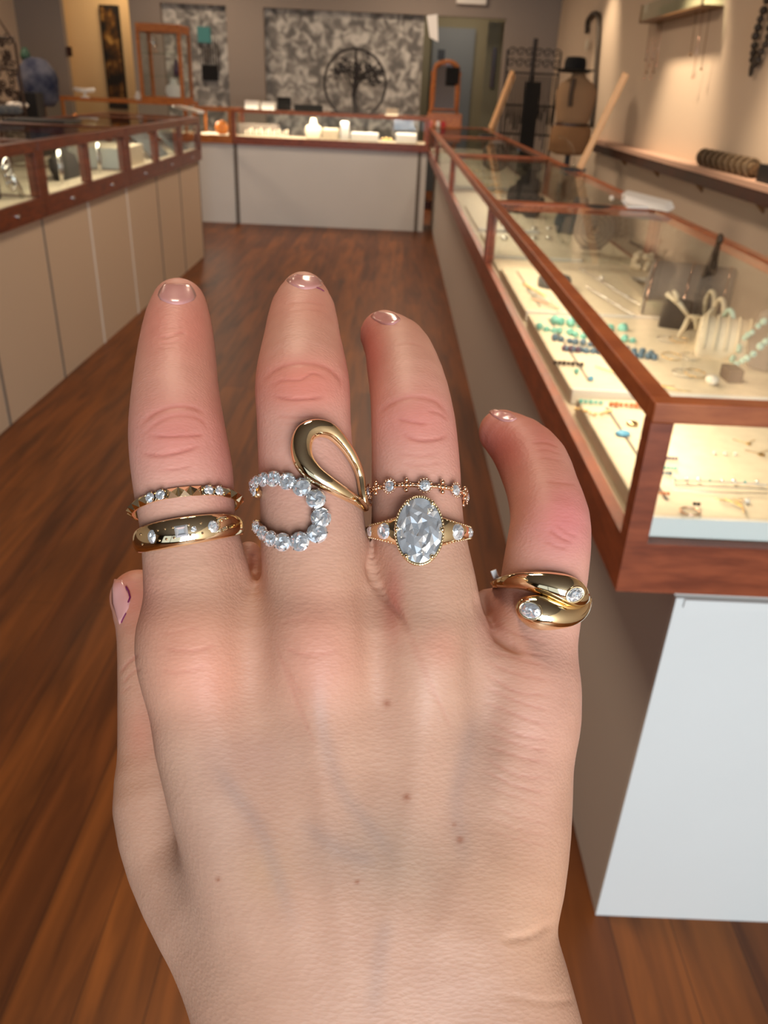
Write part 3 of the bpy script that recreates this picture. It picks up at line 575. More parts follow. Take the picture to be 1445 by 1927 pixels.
for k in range(3): MB().tube([(.80 + (.10 - k * .035) * math.cos(a), 6.9, Z1 + .105 + (.10 - k * .035) * math.sin(a)) for a in np.linspace(0, 2 * PI, 24, endpoint=False)], .014, 7, closed=True).build('coil', M['grey'], t, smooth=True)

# wooden dressing mirror in the far corner
dm = ony(832, 213, 9.2); dz = RT
t = empty('dressing_mirror', (dm.x + .01, 9.2, dz), 'small wooden dressing mirror with drawers on the far corner of the counter', 'dressing mirror')
x0, x1 = ony(806, 200, 9.2).x, ony(866, 200, 9.2).x; zt_ = ony(832, 115, 9.2).z; xc = (x0 + x1) / 2
MB().box(x0 + .0, x1 + .02, 9.12, 9.34, dz, dz + .13).build('drawer_box', M['orange'], t, bevel=.006)
MB().box(x0 + .03, x1 - .01, 9.112, 9.12, dz + .02, dz + .11).build('drawer', M['orange'], t)
for sx in (x0 + .015, x1 - .035): MB().lathe((sx + .01, 9.25, dz + .13), [(.018, 0), (.012, .03), (.015, .2), (.010, .33), (.016, .36), (.006, .38)], 12).build('upright', M['orange'], t, smooth=True)
mx0, mx1 = x0 + .045, x1 - .045; zb_ = dz + .165
fr = MB(); arch = [(mx0, zb_), (mx0, zt_ - .07)] + [(xc - (xc - mx0) * math.cos(a), zt_ - .07 + .07 * math.sin(a)) for a in np.linspace(.2, PI - .2, 9)] + [(mx1, zt_ - .07), (mx1, zb_)]
fr.tube([(a, 9.24, b) for a, b in arch], .020, 8, closed=True); fr.build('frame', M['orange'], t, smooth=True)
MB().prism([(a * .97 + xc * .03, 9.225 + (b - zb_) * .15, b) for a, b in arch], (0, .006, 0)).build('mirror_glass', M['mirror'], t)
tag(MB().box(xc + .0, xc + .13, 9.205, 9.222, zt_ - .20, zt_ - .05).build('photo_frame', M['felt']), 'dark little frame leaning against the dressing mirror', 'photo frame')
tf = ony(830, 105, 9.25); tag(MB().box(tf.x - .035, tf.x + .035, 9.235, 9.255, zt_ + .012, zt_ + .10).build('photo_frame', M['black']), 'tiny black frame on top of the dressing mirror', 'photo frame')
for (a, m, lb) in ((812, 'pink', 'pink small pot before the dressing mirror'), (826, 'white', 'white small pot before the dressing mirror'), (836, 'red', 'red small pot before the dressing mirror')):
    p = ony(a, 208, 9.06); tag(MB().lathe((p.x, 9.06, dz), [(.022, 0), (.026, .03), (.016, .055), (.010, .06)], 12).build('pot', M[m], smooth=True), lb, 'pot')

dz = CZ1
# centre cases: tree of life ring, boxes, trays
tc_ = ony(668, 160, 9.35); r_ = (ony(726, 165, 9.35).x - ony(611, 165, 9.35).x) / 2; zc_ = dz + r_ * .86
t = empty('tree_sculpture', (tc_.x, 9.35, dz), 'round black iron tree sculpture standing on the far counter', 'tree sculpture')
MB().tube([(tc_.x + r_ * math.cos(a), 9.35, zc_ + r_ * math.sin(a)) for a in np.linspace(-1.02, PI + 1.02, 44)], .012, 8).build('hoop', M['iron'], t, smooth=True)
MB().tube([(tc_.x + .02, 9.35, dz + .0), (tc_.x - .01, 9.35, zc_ - .10), (tc_.x + .01, 9.35, zc_ + .10), (tc_.x, 9.35, zc_ + r_)], [.034, .026, .022, .008], 8).build('trunk', M['iron'], t, smooth=True)
br_ = MB(); rb = random.Random(3)
for i in range(26):
    a0 = rb.uniform(.1, PI - .1); z0 = zc_ + rb.uniform(-.12, .12); L_ = r_ * rb.uniform(.6, .97)
    e = (tc_.x + L_ * math.cos(a0), 9.35 + rb.uniform(-.01, .01), zc_ + L_ * math.sin(a0) * rb.uniform(.5, 1)); mdd = (tc_.x + L_ * .5 * math.cos(a0) + rb.uniform(-.03, .03), 9.35, (z0 + e[2]) / 2 + rb.uniform(-.01, .05))
    br_.tube([tuple(q) for q in catmull([(tc_.x, 9.35, z0), mdd, e], 5)], .006, 5)
    for k in range(4): br_.ball((e[0] + rb.uniform(-.05, .05), 9.35, e[2] + rb.uniform(-.04, .04)), .012, 6, 4, (1.4, .4, 1))
br_.build('branches', M['iron'], t)
MB().box(tc_.x - r_ * .8, tc_.x + r_ * .8, 9.33, 9.37, dz, dz + .014).build('foot', M['iron'], t)
for (a0, a1, yt, yb, m, nm, lb, y_) in ((460, 486, 186, 204, 'whitebox', 'box', 'white card box on the far counter, nearer the corner case', 9.15), (491, 516, 189, 206, 'whitebox', 'box', 'white card box on the far counter beside the dark frame', 9.15), (521, 547, 171, 198, 'felt', 'photo_frame', 'dark red picture frame standing on the far counter', 9.3), (553, 606, 186, 201, 'felt', 'tray', 'long black felt tray on the far counter before the wallpaper', 9.25), (726, 749, 206, 221, 'cream', 'box', 'tan box on the far counter right of the tree sculpture', 9.1)):
    a, b = ony(a0, yt, y_), ony(a1, yb, y_); tag(MB().box(a.x, b.x, y_, y_ + (.03 if nm == 'photo_frame' else .12), dz, max(dz + .02, dz + (a.z - b.z) * .95)).build(nm, M[m], bevel=.004), lb, nm.replace('_', ' '))
CD = CZ0 + .075
for i in range(15):
    x = ony(462 + i * 5.6, 240, 9.05).x; tag(MB().lathe((x, 9.06 + .03 * (i % 2), CD), [(.012, 0), (.014, .004), (.006, .008), (.007, .05 + .012 * (i % 3)), (.002, .055 + .012 * (i % 3))], 8).build('ring_cone', M['cream'], smooth=True), 'cream ring cone in the row inside the brightly lit far case', 'ring cone', 'cream ring cones in the far case')
tag(MB().box(ony(448, 240, 9.3).x, ony(525, 240, 9.3).x, 9.24, 9.34, CD, CD + .11).build('display_block', M['grey'], bevel=.01), 'grey block behind the row of ring cones', 'display block')
c = ony(590, 250, 9.10); bust((c.x, 9.05, CD), .17, .19, 'cream', 'cream bust in the middle of the brightly lit far case', lean=.2)
for i, (a0, a1, h, m, lb) in enumerate(((606, 636, .10, 'cream', 'cream stepped block beside the cream bust'), (641, 655, .17, 'white', 'narrow white stand right of the cream bust'), (660, 712, .075, 'white', 'wide bright white tray in the far case'), (716, 742, .06, 'gold', 'gold piece between the bright white trays'), (746, 785, .085, 'white', 'bright white tray nearest the corner in the far case'))):
    a, b = ony(a0, 245, 9.05), ony(a1, 245, 9.05)
    if m == 'gold':
        t = tag(MB().tube([((a.x + b.x) / 2 + .05 * math.cos(q), 9.06 + .03 * math.sin(q), CD + .03) for q in np.linspace(0, 2 * PI, 20, endpoint=False)], .012, 8, closed=True).build('bangle', M['gold'], smooth=True), lb.replace('piece', 'bangle'), 'bangle')
    else: tag(MB().box(a.x, b.x, 9.04, 9.30, CD, CD + h).build(('display_block', 'stand', 'tray', '', 'tray')[i], M[m], bevel=.006), lb, ('block', 'stand', 'tray', '', 'tray')[i])
p = ony(415, 235, 9.1); tag(MB().ball((p.x, 9.15, CD + .06), .07, 10, 8, (1, .6, 1)).build('amber_ornament', M['lampwarm'], smooth=True), 'amber ornament in the short corner case', 'ornament')
for i, a in enumerate((135, 165, 212, 232, 250)):
    p = ony(a, 195, 9.05); tag(MB().lathe((p.x, 9.1, CD), [(.03, 0), (.045, .05), (.03, .10), (.015, .13)], 12).build('vase', M['lampwarm' if i != 1 else 'white'], smooth=True), ('amber vase standing in for an orange lamp in the orange framed case', 'white little vase in the orange framed case')[i == 1], 'vase', None if i == 1 else 'amber lamp stand-ins in the orange framed case')  # amber shapes stand in for the orange lamps of this case

# glass tower case on the far corner
tx0, tx1 = ony(267, 60, 9.2).x, ony(348, 60, 9.2).x; tz0, tz1 = 1.13, 1.80
t = empty('tower_case', ((tx0 + tx1) / 2, 9.35, tz0), 'tall glass tower case framed in orange wood on the far corner', 'display case')
ty0, ty1 = 8.97, 9.40
MB().box(tx0, tx1, ty0, ty1, tz1 - .07, tz1).build('top', M['orange'], t, bevel=.004)
MB().box(tx0, tx1, ty0, ty1, tz0, tz0 + .04).build('base', M['orange'], t)
for a in (tx0, tx1 - .03):
    for b in (ty0, ty1 - .03): MB().box(a, a + .03, b, b + .03, tz0 + .04, tz1 - .07).build('post', M['orange'], t)
for z in (tz0 + .22, tz0 + .42): MB().box(tx0 + .03, tx1 - .03, ty0 + .03, ty1 - .03, z, z + .008).build('shelf', M['greenglass'], t)
MB().box(tx0 + .03, tx1 - .03, ty0 + .004, ty0 + .008, tz0 + .04, tz1 - .07).build('glass_pane', M['glass'], t)
MB().box(tx1 - .008, tx1 - .004, ty0 + .03, ty1 - .03, tz0 + .04, tz1 - .07).build('glass_pane', M['glass'], t)
MB().box(tx0 + .004, tx0 + .008, ty0 + .03, ty1 - .03, tz0 + .04, tz1 - .07).build('glass_pane', M['glass'], t)
tt_ = empty('jewelry_tree', (tx0 + .13, 9.15, tz0 + .428), 'small silver jewellery tree on the upper shelf of the tower case', 'jewellery tree')
MB().lathe((tx0 + .13, 9.15, tz0 + .428), [(.03, 0), (.03, .008), (.005, .012), (.005, .07)], 10).build('stem', M['rose'], tt_)
mb = MB()
for i in range(14): a = i * .9; mb.tube([(tx0 + .13, 9.15, tz0 + .48 + .004 * i), (tx0 + .13 + .03 * math.cos(a), 9.15 + .02 * math.sin(a), tz0 + .50 + .006 * i), (tx0 + .13 + .042 * math.cos(a), 9.15 + .03 * math.sin(a), tz0 + .49 + .006 * i)], .003, 5)
mb.build('branches', M['silver'], tt_)
bust((tx1 - .14, 9.15, tz0 + .04), .17, .17, 'white', 'white bust on the floor of the tower case', lean=.1)
tag(MB().lathe((tx1 - .11, 9.2, tz0 + .228), [(.03, 0), (.035, .06), (.02, .12), (.012, .15)], 12).build('vase', M['plum'], smooth=True), 'dark plum bottle on the lower shelf of the tower case', 'bottle')

# counter of beige panels: busts and pads inside, white strips on top
LD = LZ0 + .085
for (y, w_, m, lb, h) in ((3.62, .30, 'greydark', 'dark grey bust with silver bracelets in the nearest window of the beige counter', .17), (4.60, .34, 'greydark', 'wide dark grey bust in the second window of the beige counter', .18)):
    bust((-1.74, y, LD), w_, h, m, lb, rot=PI / 2, lean=.15)
mb = MB()
for i in range(3): mb.tube([(-1.66, 3.70 + .035 * math.cos(a) + .01 * i, LD + .13 - .03 * i + .035 * math.sin(a)) for a in np.linspace(0, 2 * PI, 16, endpoint=False)], .007, 6, closed=True)
mb.tube([(-1.66, 3.73, LD + .10), (-1.65, 3.76, LD + .05), (-1.645, 3.78, LD + .0)], .012, 7)
tag(mb.build('silver_bracelets', M['silver'], smooth=True), 'looped silver bracelet hanging on a stand in the nearest window', 'bracelet')
for (y, lb) in ((4.28, 'silver chain tassel left of the wide bust'), (4.86, 'silver chain tassel right of the wide bust')):
    mb = MB()
    for i in range(5): mb.tube([(-1.66, y + .008 * i, LD + .16), (-1.655, y + .012 * i - .01, LD + .08), (-1.66, y + .006 * i, LD + .01)], .004, 5)
    tag(mb.build('chain_tassel', M['silver'], smooth=True), lb.replace('left of the', 'at the near side of the').replace('right of the', 'at the far side of the'), 'tassel')
pad(-1.95, -1.64, 5.18, 5.70, LD, .11, 'thick pale grey pad in the third window of the beige counter', 'cream', 'white', False)
for (y, lb) in ((6.15, 'blue grey pad in the fourth window of the beige counter'), (6.78, 'blue grey pad in the fifth window of the beige counter')):
    tag(MB().prism([(-1.64, y - .2, LD), (-1.64, y + .2, LD), (-1.80, y + .2, LD + .15), (-1.80, y - .2, LD + .15)], (-.02, 0, 0)).build('slanted_pad', M['greyblue'], bevel=.004), lb, 'display pad')
for (y0, y1, lb) in ((6.60, 7.0, 'white flat strip along the glass top at the end of the beige counter'),):
    a, b = onz(330, 201, LZ1 + .004), onz(378, 214, LZ1 + .004); d_ = (b - a).normalized(); n_ = Vector((-d_.y, d_.x, 0)) * .03
    tag(MB().obox((a + b) / 2 + Vector((0, 0, .012)), (b - a) / 2, n_, (0, 0, .012)).build('strip', M['whitebox'], bevel=.003), lb, 'strip')
LZ9 = 1.13; a, b = ony(143, 199, 9.1), ony(182, 205, 9.1); t = empty('bracelet_stand', (a + b) / 2, 'white T shaped bracelet stand on top of the orange framed case', 'bracelet stand')
cbx = (a + b) / 2; MB().tube([(a.x, a.y, LZ9 + .075), (cbx.x, cbx.y, LZ9 + .06), (b.x, b.y, LZ9 + .075)], [.02, .022, .02], 10).build('bar', M['white'], t, smooth=True)
MB().lathe((cbx.x, cbx.y, LZ9), [(.045, 0), (.045, .01), (.012, .014), (.012, .06)], 14).build('foot', M['white'], t)
p = ony(262, 205, 9.08); tag(MB().lathe((p.x, p.y, LZ9), [(.03, 0), (.04, .03), (.02, .07), (.03, .08)], 12).build('cup', M['pearl'], smooth=True), 'small pale cup on the orange framed case just before the tower case', 'cup')

# far left: iron scroll screen, shawled bust, dark chest
ix0, ix1 = ony(-20, 120, 6.6).x, ony(34, 120, 6.6).x; iz1 = ony(15, 36, 6.6).z
t = empty('scroll_screen', ((ix0 + ix1) / 2, 6.6, 0), 'brown wrought iron scroll screen standing before the corner wall', 'screen')
fr = MB(); 
for x in (ix0, ix1): fr.tube([(x, 6.6, 0), (x, 6.6, iz1 - .15)], .010, 6)
fr.tube([(ix0, 6.6, iz1 - .15), ((ix0 + ix1) / 2, 6.6, iz1 + .02), (ix1, 6.6, iz1 - .15)], .010, 6)
for z in (.3, 1.05, 1.35, 1.55): fr.tube([(ix0, 6.6, z), (ix1, 6.6, z)], .008, 6)
fr.build('frame', M['rust'], t)
mb = MB(); r2 = random.Random(9)
for i in range(60):
    cx_ = r2.uniform(ix0 + .02, ix1 - .02); cz_ = r2.uniform(1.0, iz1 - .1); rr = r2.uniform(.02, .04); s0 = r2.uniform(0, 6)
    mb.tube([(cx_ + rr * (1 - a / 9) * math.cos(s0 + a), 6.6 + r2.uniform(-.01, .01), cz_ + rr * (1 - a / 9) * math.sin(s0 + a)) for a in np.linspace(0, 7.5, 14)], .0055, 5)
mb.build('scrollwork', M['rust'], t)
sx0, sx1 = ony(45, 160, 7.2).x, ony(100, 160, 7.2).x; sc_ = (sx0 + sx1) / 2; sz1 = ony(70, 108, 7.2).z; szt = ony(50, 95, 7.2).z
t = empty('shawl_bust', (sc_, 7.2, 0), 'tailor bust wrapped in a blue and white printed shawl', 'tailor bust')
MB().lathe((sc_, 7.2, 0), [(.14, 0), (.14, .02), (.03, .04), (.03, 1.12)], 14).build('stand', M['black'], t)
MB().lathe((sc_, 7.2, 1.10), [(.10, 0), (.15, .05), (.16, .2), (.15, sz1 - 1.10 - .10), (.09, sz1 - 1.10 - .02), (.04, sz1 - 1.10)], 20, sy=.7).build('shawl', M['blueshawl'], t, smooth=True)
MB().lathe((sc_ - .07, 7.2, sz1 - .02), [(.035, 0), (.04, .03), (.03, .06), (.012, .085)], 12).build('neck_cap', M['leaf'], t, smooth=True)
c0_, c1_ = ony(42, 205, 6.9), ony(75, 205, 6.9); tag(MB().box(c0_.x, c1_.x, 6.85, 7.0, 0, 1.2).build('cabinet', M['black']), 'black tall cabinet beside the blue shawled bust', 'cabinet')
p = onz(20, 222, LZ1); tag(MB().box(-2.32, -1.95, 4.9 + .3, 5.5, LZ1, LZ1 + .014).build('tray', M['black'], bevel=.003), 'flat black tray on the glass of the beige counter', 'tray')
for i, (a, b, m, r, lb) in enumerate(((10, 216, 'greyblue', .05, 'blue grey cloth bundle on the beige counter'), (28, 205, 'pearl', .04, 'white crumpled cloth on the beige counter behind the black tray'))):
    p = onz(a, b, LZ1 + .014); mb = MB()
    for k in range(6): mb.ball((p.x + r2.uniform(-.05, .05), p.y + r2.uniform(-.05, .05), LZ1 + .04), r, 9, 6, (1.2, 1, .6))
    tag(mb.build('cloth', M[m], smooth=True), lb, 'cloth')

# mannequin with hat, dark scroll rack and things on the side wall
my = 7.05; m0, m1 = ony(1050, 200, my).x, ony(1112, 200, my).x; mc = (m0 + m1) / 2
t = empty('mannequin', (mc, my, 0), 'beige jacketed mannequin torso wearing a black brimmed hat beyond the counter', 'mannequin')
zs = [ony(1075, y, my).z for y in (300, 262, 240, 200, 165, 148)]
MB().lathe((mc, my, 0), [(.16, 0), (.16, .015), (.022, .03), (.022, 1.05)], 16).build('stand', M['iron'], t)
MB().lathe((mc, my, 0), [(.10, .93), (.165, .96), (.16, zs[2] - .01), (.125, zs[2] + .02)], 22, sy=.65).build('skirt', M['skirt'], t, smooth=True)
MB().lathe((mc, my, 0), [(.125, zs[2] + .02), (.13, zs[2] + .06), (.15, zs[3]), (.16, zs[4] - .03), (.13, zs[4] + .03), (.06, zs[5] + .01), (.045, zs[5] + .05)], 22, sy=.62).build('jacket', M['jacket'], t, smooth=True)
MB().lathe((mc, my, zs[2]), [(.13, 0), (.135, .012), (.13, .03)], 22, sy=.66).build('belt', M['darkwood'], t)
MB().tube([(mc - .05, my - .09, zs[5]), (mc - .06, my - .105, zs[4] - .05), (mc - .055, my - .10, zs[3])], .018, 6).build('scarf', M['necklace_dark'], t)
hx = ony(1082, 125, my); hz0 = ony(1082, 136, my).z
ht = empty('brimmed_hat', (hx.x, my, hz0), 'black felt hat with upturned brim on top of the mannequin', 'hat')
MB().lathe((hx.x, my, hz0), [(.16, .015), (.165, .02), (.10, -.005), (.085, 0), (.083, .07), (.07, .10), (.03, .105)], 24, sy=.85).build('crown', M['hat'], ht, smooth=True)
lx0, lx1 = ony(955, 100, 8.6).x, ony(1056, 100, 8.6).x; lz1_ = ony(1000, 72, 8.6).z
t = empty('necklace_rack', ((lx0 + lx1) / 2, 8.6, 0), 'tall black scrolled iron rack hung with dark necklaces in the corner', 'rack')
fr = MB()
for x in (lx0, lx1): fr.tube([(x, 8.6, 0), (x, 8.6, lz1_ - .1)], .010, 6)
fr.tube([((lx0 + lx1) / 2, 8.6, 0), ((lx0 + lx1) / 2, 8.6, lz1_)], .022, 8)
for z in (.4, 1.0, 1.25, 1.52): fr.tube([(lx0, 8.6, z), (lx1, 8.6, z)], .009, 6)
fr.build('frame', M['iron'], t)
mb = MB()
for i in range(6):
    for k in range(2):
        cx_ = lx0 + (lx1 - lx0) * (i + .5) / 6; mb.tube([(cx_ + .045 * math.cos(a) * (1 - a / 10), 8.6, 1.60 + .09 * k + .04 * math.sin(a) * (1 - a / 10)) for a in np.linspace(0, 8, 16)], .006, 5)
mb.build('scrollwork', M['iron'], t)
mb = MB()
for i in range(30):
    cx_ = lx0 + .02 + (lx1 - lx0 - .04) * i / 29; z0 = 1.50 - .25 * (i % 2); L_ = r2.uniform(.25, .5)
    mb.tube([(cx_, 8.57, z0), (cx_ + .012, 8.56, z0 - L_ * .6), (cx_ + .006, 8.56, z0 - L_)], .006, 5)
mb.build('strands', M['felt'], t)
tag(MB().box(ony(990, 150, 8.5).x, ony(1018, 150, 8.5).x, 8.47, 8.53, .0, 1.45).build('banner', M['felt']), 'narrow black draped panel in front of the iron rack', 'panel')
# curved lariat frame by the corner of the side wall
hh = onx(1122, 40, XR - .03); t = empty('rope_hook', (XR - .03, hh.y, 1.1), 'dark hooked rope hanging down the tan wall behind the mannequin', 'rope')
pts_ = [onx(a, b, XR - .03) for a, b in ((1104, 62), (1106, 40), (1116, 26), (1126, 32), (1126, 70), (1122, 120), (1118, 180), (1112, 240))]
MB().tube([tuple(q) for q in catmull([list(q) for q in pts_], 5)], .022, 8).build('rope', M['rope'], t, smooth=True)
pk = onx(1104, 85, XR - .04); MB().ball(pk, .035, 9, 6, (.5, 1, 1.6)).build('charm', M['bone'], t, smooth=True)
# glass shelf with necklaces on the wall
g0, g1 = onx(1211, 38, XR - .10), onx(1328, 12, XR - .10)
t = empty('glass_shelf', (XR - .05, (g0.y + g1.y) / 2, g0.z), 'brass framed glass wall shelf hung with fine chains', 'wall shelf')
zz = (g0.z + g1.z) / 2
MB().box(XR - .12, XR - .006, g1.y, g0.y, zz + .002, zz + .10).build('glass_panel', M['greenglass'], t)
fb = MB().box(XR - .13, XR, g1.y - .01, g0.y + .01, zz - .012, zz); fb.box(XR - .13, XR - .12, g1.y - .01, g1.y, zz, zz + .10); fb.box(XR - .13, XR - .12, g0.y, g0.y + .01, zz, zz + .10); fb.build('brass_frame', M['frame_brass'], t)
for i in range(11):
    y = g0.y - .03 - (g0.y - g1.y - .06) * (i / 10) * (.35 if i < 8 else 1.0); L_ = .22 + .12 * ((i * 7) % 4) / 3
    chn = MB().tube([(XR - .06, y, zz - .012), (XR - .055, y - .01, zz - .012 - L_ * .6), (XR - .05, y - .012, zz - .012 - L_)], .0022, 5).ball((XR - .05, y - .012, zz - .018 - L_), .008, 7, 5)
    tag(chn.build('necklace', M['rose' if i % 2 else 'frame_brass'], smooth=True), ('rose' if i % 2 else 'brass') + ' fine necklace hanging from the glass wall shelf', 'necklace', ('rose' if i % 2 else 'brass') + ' necklaces under the glass wall shelf')
# dark beaded lariat on the wall at the picture's edge
pa = [onx(a, b, XR - .025) for a, b in ((1442, 0), (1430, 40), (1420, 80), (1417, 110), (1422, 120), (1432, 100), (1444, 70), (1452, 30), (1458, 0))]
pa = [(q.x, q.y, q.z) for q in pa]; pa = [(pa[0][0], pa[0][1], pa[0][2] + .3)] + pa + [(pa[-1][0], pa[-1][1], pa[-1][2] + .3)]
beads('lariat_necklace', pa, .020, 'rope', 'heavy dark bead lariat hanging high on the tan wall', jitter=.003)
pe = onx(1415, 128, XR - .025); tag(MB().tube([(pe.x, pe.y + .02 * math.cos(a), pe.z + .035 * math.sin(a)) for a in np.linspace(0, 2 * PI, 16, endpoint=False)], .007, 6, closed=True).build('toggle_ring', M['rope'], smooth=True), 'oval toggle ring at the bottom of the dark lariat', 'toggle ring')
# ridged spiral on the ledge and black box
sa, sb = onz(1322, 318, lz + .042), onz(1420, 352, lz + .042)
t = empty('ridged_roll', (XR - .08, (sa.y + sb.y) / 2, lz + .042), 'brown ridged bracelet roll lying on the dark wooden ledge', 'bracelet roll')
ya, yb_ = onx(1318, 300, 1.76).y, onx(1418, 325, 1.76).y
MB().tube([(1.765, ya, lz + .086), (1.765, yb_, lz + .086)], .028, 14).build('core', M['bark'], t)
for i in range(9):
    y = ya + (yb_ - ya) * (i + .5) / 9; MB().tube([(1.765 + .038 * math.cos(a), y + .008 * math.sin(a), lz + .086 + .038 * math.sin(a)) for a in np.linspace(0, 2 * PI, 14, endpoint=False)], .011, 7, closed=True).build('ridge', M['bark'], t)
p = onx(1440, 330, 1.76); tag(MB().box(1.72, 1.80, p.y - .22, p.y, lz + .042, lz + .12).build('box', M['black']), 'black box on the ledge beside the ridged roll', 'box')
# ------------------------------------------------------------------ the hand (millimetres in the camera's axes while it is modelled, then set out in the world)
def mm(px, py, d): return np.array([(px - CX) * d / FPX, (py - CY) * d / FPX, d])
def chain(rows, n=2):
    """rows of (px, py, half width in px, depth mm) -> points (x, y, z, r) in mm"""
    q = [list(mm(a, b, d)) + [hw * d / FPX] for a, b, hw, d in rows]
    return catmull(q, n)
FINGERS = {
 'index': chain([(337, 575, 51, 180), (335, 605, 61, 175), (333, 660, 71, 166), (331, 730, 79, 156), (333, 795, 87, 149.5), (337, 840, 91, 146.5), (344, 890, 93, 144.5),
                 (349, 940, 91, 143), (355, 990, 88, 142), (365, 1050, 94, 141), (378, 1130, 103, 140), (388, 1215, 110, 139)]),
 'middle': chain([(571, 556, 44, 179), (570, 590, 62, 173), (569, 640, 72, 164), (569, 695, 84, 155), (570, 735, 89, 150), (572, 785, 88, 147), (575, 850, 89, 144.5),
                  (580, 900, 92, 143), (586, 960, 96, 141.5), (592, 1030, 101, 140), (600, 1110, 106, 139), (606, 1220, 110, 138)]),
 'ring': chain([(723, 630, 46, 180), (746, 656, 60, 174), (758, 690, 68, 166), (770, 740, 74, 157), (777, 795, 79, 151), (781, 850, 82, 148), (783, 900, 84, 146),
                (784, 950, 85, 144.5), (787, 1010, 89, 143), (794, 1070, 95, 142), (802, 1140, 102, 141), (806, 1240, 108, 140)]),
 'pinky': chain([(944, 814, 44, 180), (978, 840, 57, 176), (1004, 875, 66, 171), (1020, 920, 67, 164), (1034, 975, 73, 157), (1032, 1025, 78, 153), (1024, 1085, 80, 151),
                 (1014, 1150, 79, 149), (1001, 1235, 81, 147), (984, 1330, 94, 144)]),
 'thumb': chain([(261, 1124, 53, 168), (288, 1180, 67, 165), (303, 1250, 78, 161), (307, 1340, 82, 157), (311, 1430, 87, 153), (313, 1510, 97, 149), (345, 1610, 104, 145),
                 (398, 1720, 106, 138), (464, 1840, 104, 132), (520, 1940, 106, 129)]),
}
METAS = [
 chain([(385, 1215, 110, 139), (410, 1390, 116, 136), (470, 1590, 122, 132), (560, 1830, 126, 128), (600, 2000, 130, 126)]),
 chain([(606, 1220, 110, 138), (622, 1450, 116, 134.5), (660, 1700, 124, 130), (690, 1900, 128, 127), (690, 2050, 130, 126)]),
 chain([(804, 1250, 108, 140), (795, 1450, 112, 136.5), (780, 1700, 120, 132), (775, 1900, 124, 129), (775, 2050, 126, 128)]),
 chain([(980, 1310, 95, 144), (963, 1450, 111, 140), (957, 1560, 114, 137), (940, 1650, 121, 134), (914, 1745, 130, 131.5), (926, 1840, 138, 130), (936, 1927, 138, 128.5), (940, 2050, 146, 128)]),
 chain([(600, 1450, 130, 150), (640, 1750, 130, 144)]),
 chain([(920, 1450, 130, 154), (880, 1720, 130, 146)]),
 chain([(520, 1930, 106, 129), (560, 2100, 128, 129), (560, 2400, 190, 132), (590, 2800, 220, 138)]),
 chain([(928, 1990, 142, 130), (915, 2150, 160, 131), (900, 2400, 190, 134), (880, 2800, 215, 140)]),
]
WEBS = [chain([(486, 1250, 90, 148), (474, 1100, 38, 149), (468, 1040, 24, 152)]),
        chain([(705, 1260, 90, 151), (704, 1180, 46, 153), (702, 1135, 26, 155)]),
        chain([(885, 1300, 90, 151), (905, 1190, 50, 151), (915, 1138, 30, 153)])]
def seg_sdf(P, c):
    """distance from points P (n x 3) to the chain c of spheres joined by cones"""
    d = np.full(len(P), 1e3, np.float32)
    for a, b in zip(c[:-1], c[1:]):
        ab = (b[:3] - a[:3]).astype(np.float32); L = float(ab @ ab) + 1e-9
        t = np.clip((P - a[:3].astype(np.float32)) @ ab / L, 0, 1)
        q = P - a[:3].astype(np.float32) - t[:, None] * ab
        d = np.minimum(d, np.sqrt((q * q).sum(1)) - (a[3] + (b[3] - a[3]) * t).astype(np.float32))
    return d
def smin(a, b, k):
    h = np.maximum(k - np.abs(a - b), 0) / k
    return np.minimum(a, b) - h * h * k * 0.25
def boxed(P3, c, shape, pad=7.0):
    """the chain's distance evaluated only near it"""
    X, Y, Z = P3
    lo = (c[:, :3] - c[:, 3:4]).min(0) - pad; hi = (c[:, :3] + c[:, 3:4]).max(0) + pad
    ix = np.where((X >= lo[0]) & (X <= hi[0]))[0]; iy = np.where((Y >= lo[1]) & (Y <= hi[1]))[0]; iz = np.where((Z >= lo[2]) & (Z <= hi[2]))[0]
    sl = (slice(ix[0], ix[-1] + 1), slice(iy[0], iy[-1] + 1), slice(iz[0], iz[-1] + 1))
    g = np.stack(np.meshgrid(X[sl[0]], Y[sl[1]], Z[sl[2]], indexing='ij'), -1).reshape(-1, 3).astype(np.float32)
    return sl, seg_sdf(g, c).reshape([s.stop - s.start for s in sl])
VX = 0.8
GX = np.arange(-62, 46, VX); GY = np.arange(-54, 176, VX); GZ = np.arange(106, 190, VX)
shape = (len(GX), len(GY), len(GZ))
def kfield(sl, top, bot, y0, y1):
    pyf = GY[sl[1]][None, :, None] / GZ[sl[2]][None, None, :] * FPX + CY
    return (top + (bot - top) * np.clip((pyf - y0) / (y1 - y0), 0, 1)).astype(np.float32)
F = np.full(shape, 30.0, np.float32)
for c in METAS:
    sl, d = boxed((GX, GY, GZ), c, shape, 11.0); F[sl] = smin(F[sl], d, 10.0)
for c in WEBS:
    sl, d = boxed((GX, GY, GZ), c, shape, 8.0); F[sl] = smin(F[sl], d, 5.0)
for nm in ('index', 'middle', 'ring', 'pinky'):
    sl, d = boxed((GX, GY, GZ), FINGERS[nm], shape, 7.0)
    F[sl] = smin(F[sl], d, kfield(sl, 0.8, 6.0, 1030, 1180))
sl, d = boxed((GX, GY, GZ), FINGERS['thumb'], shape, 9.0)
F[sl] = smin(F[sl], d, kfield(sl, 0.6, 9.0, 1330, 1640))

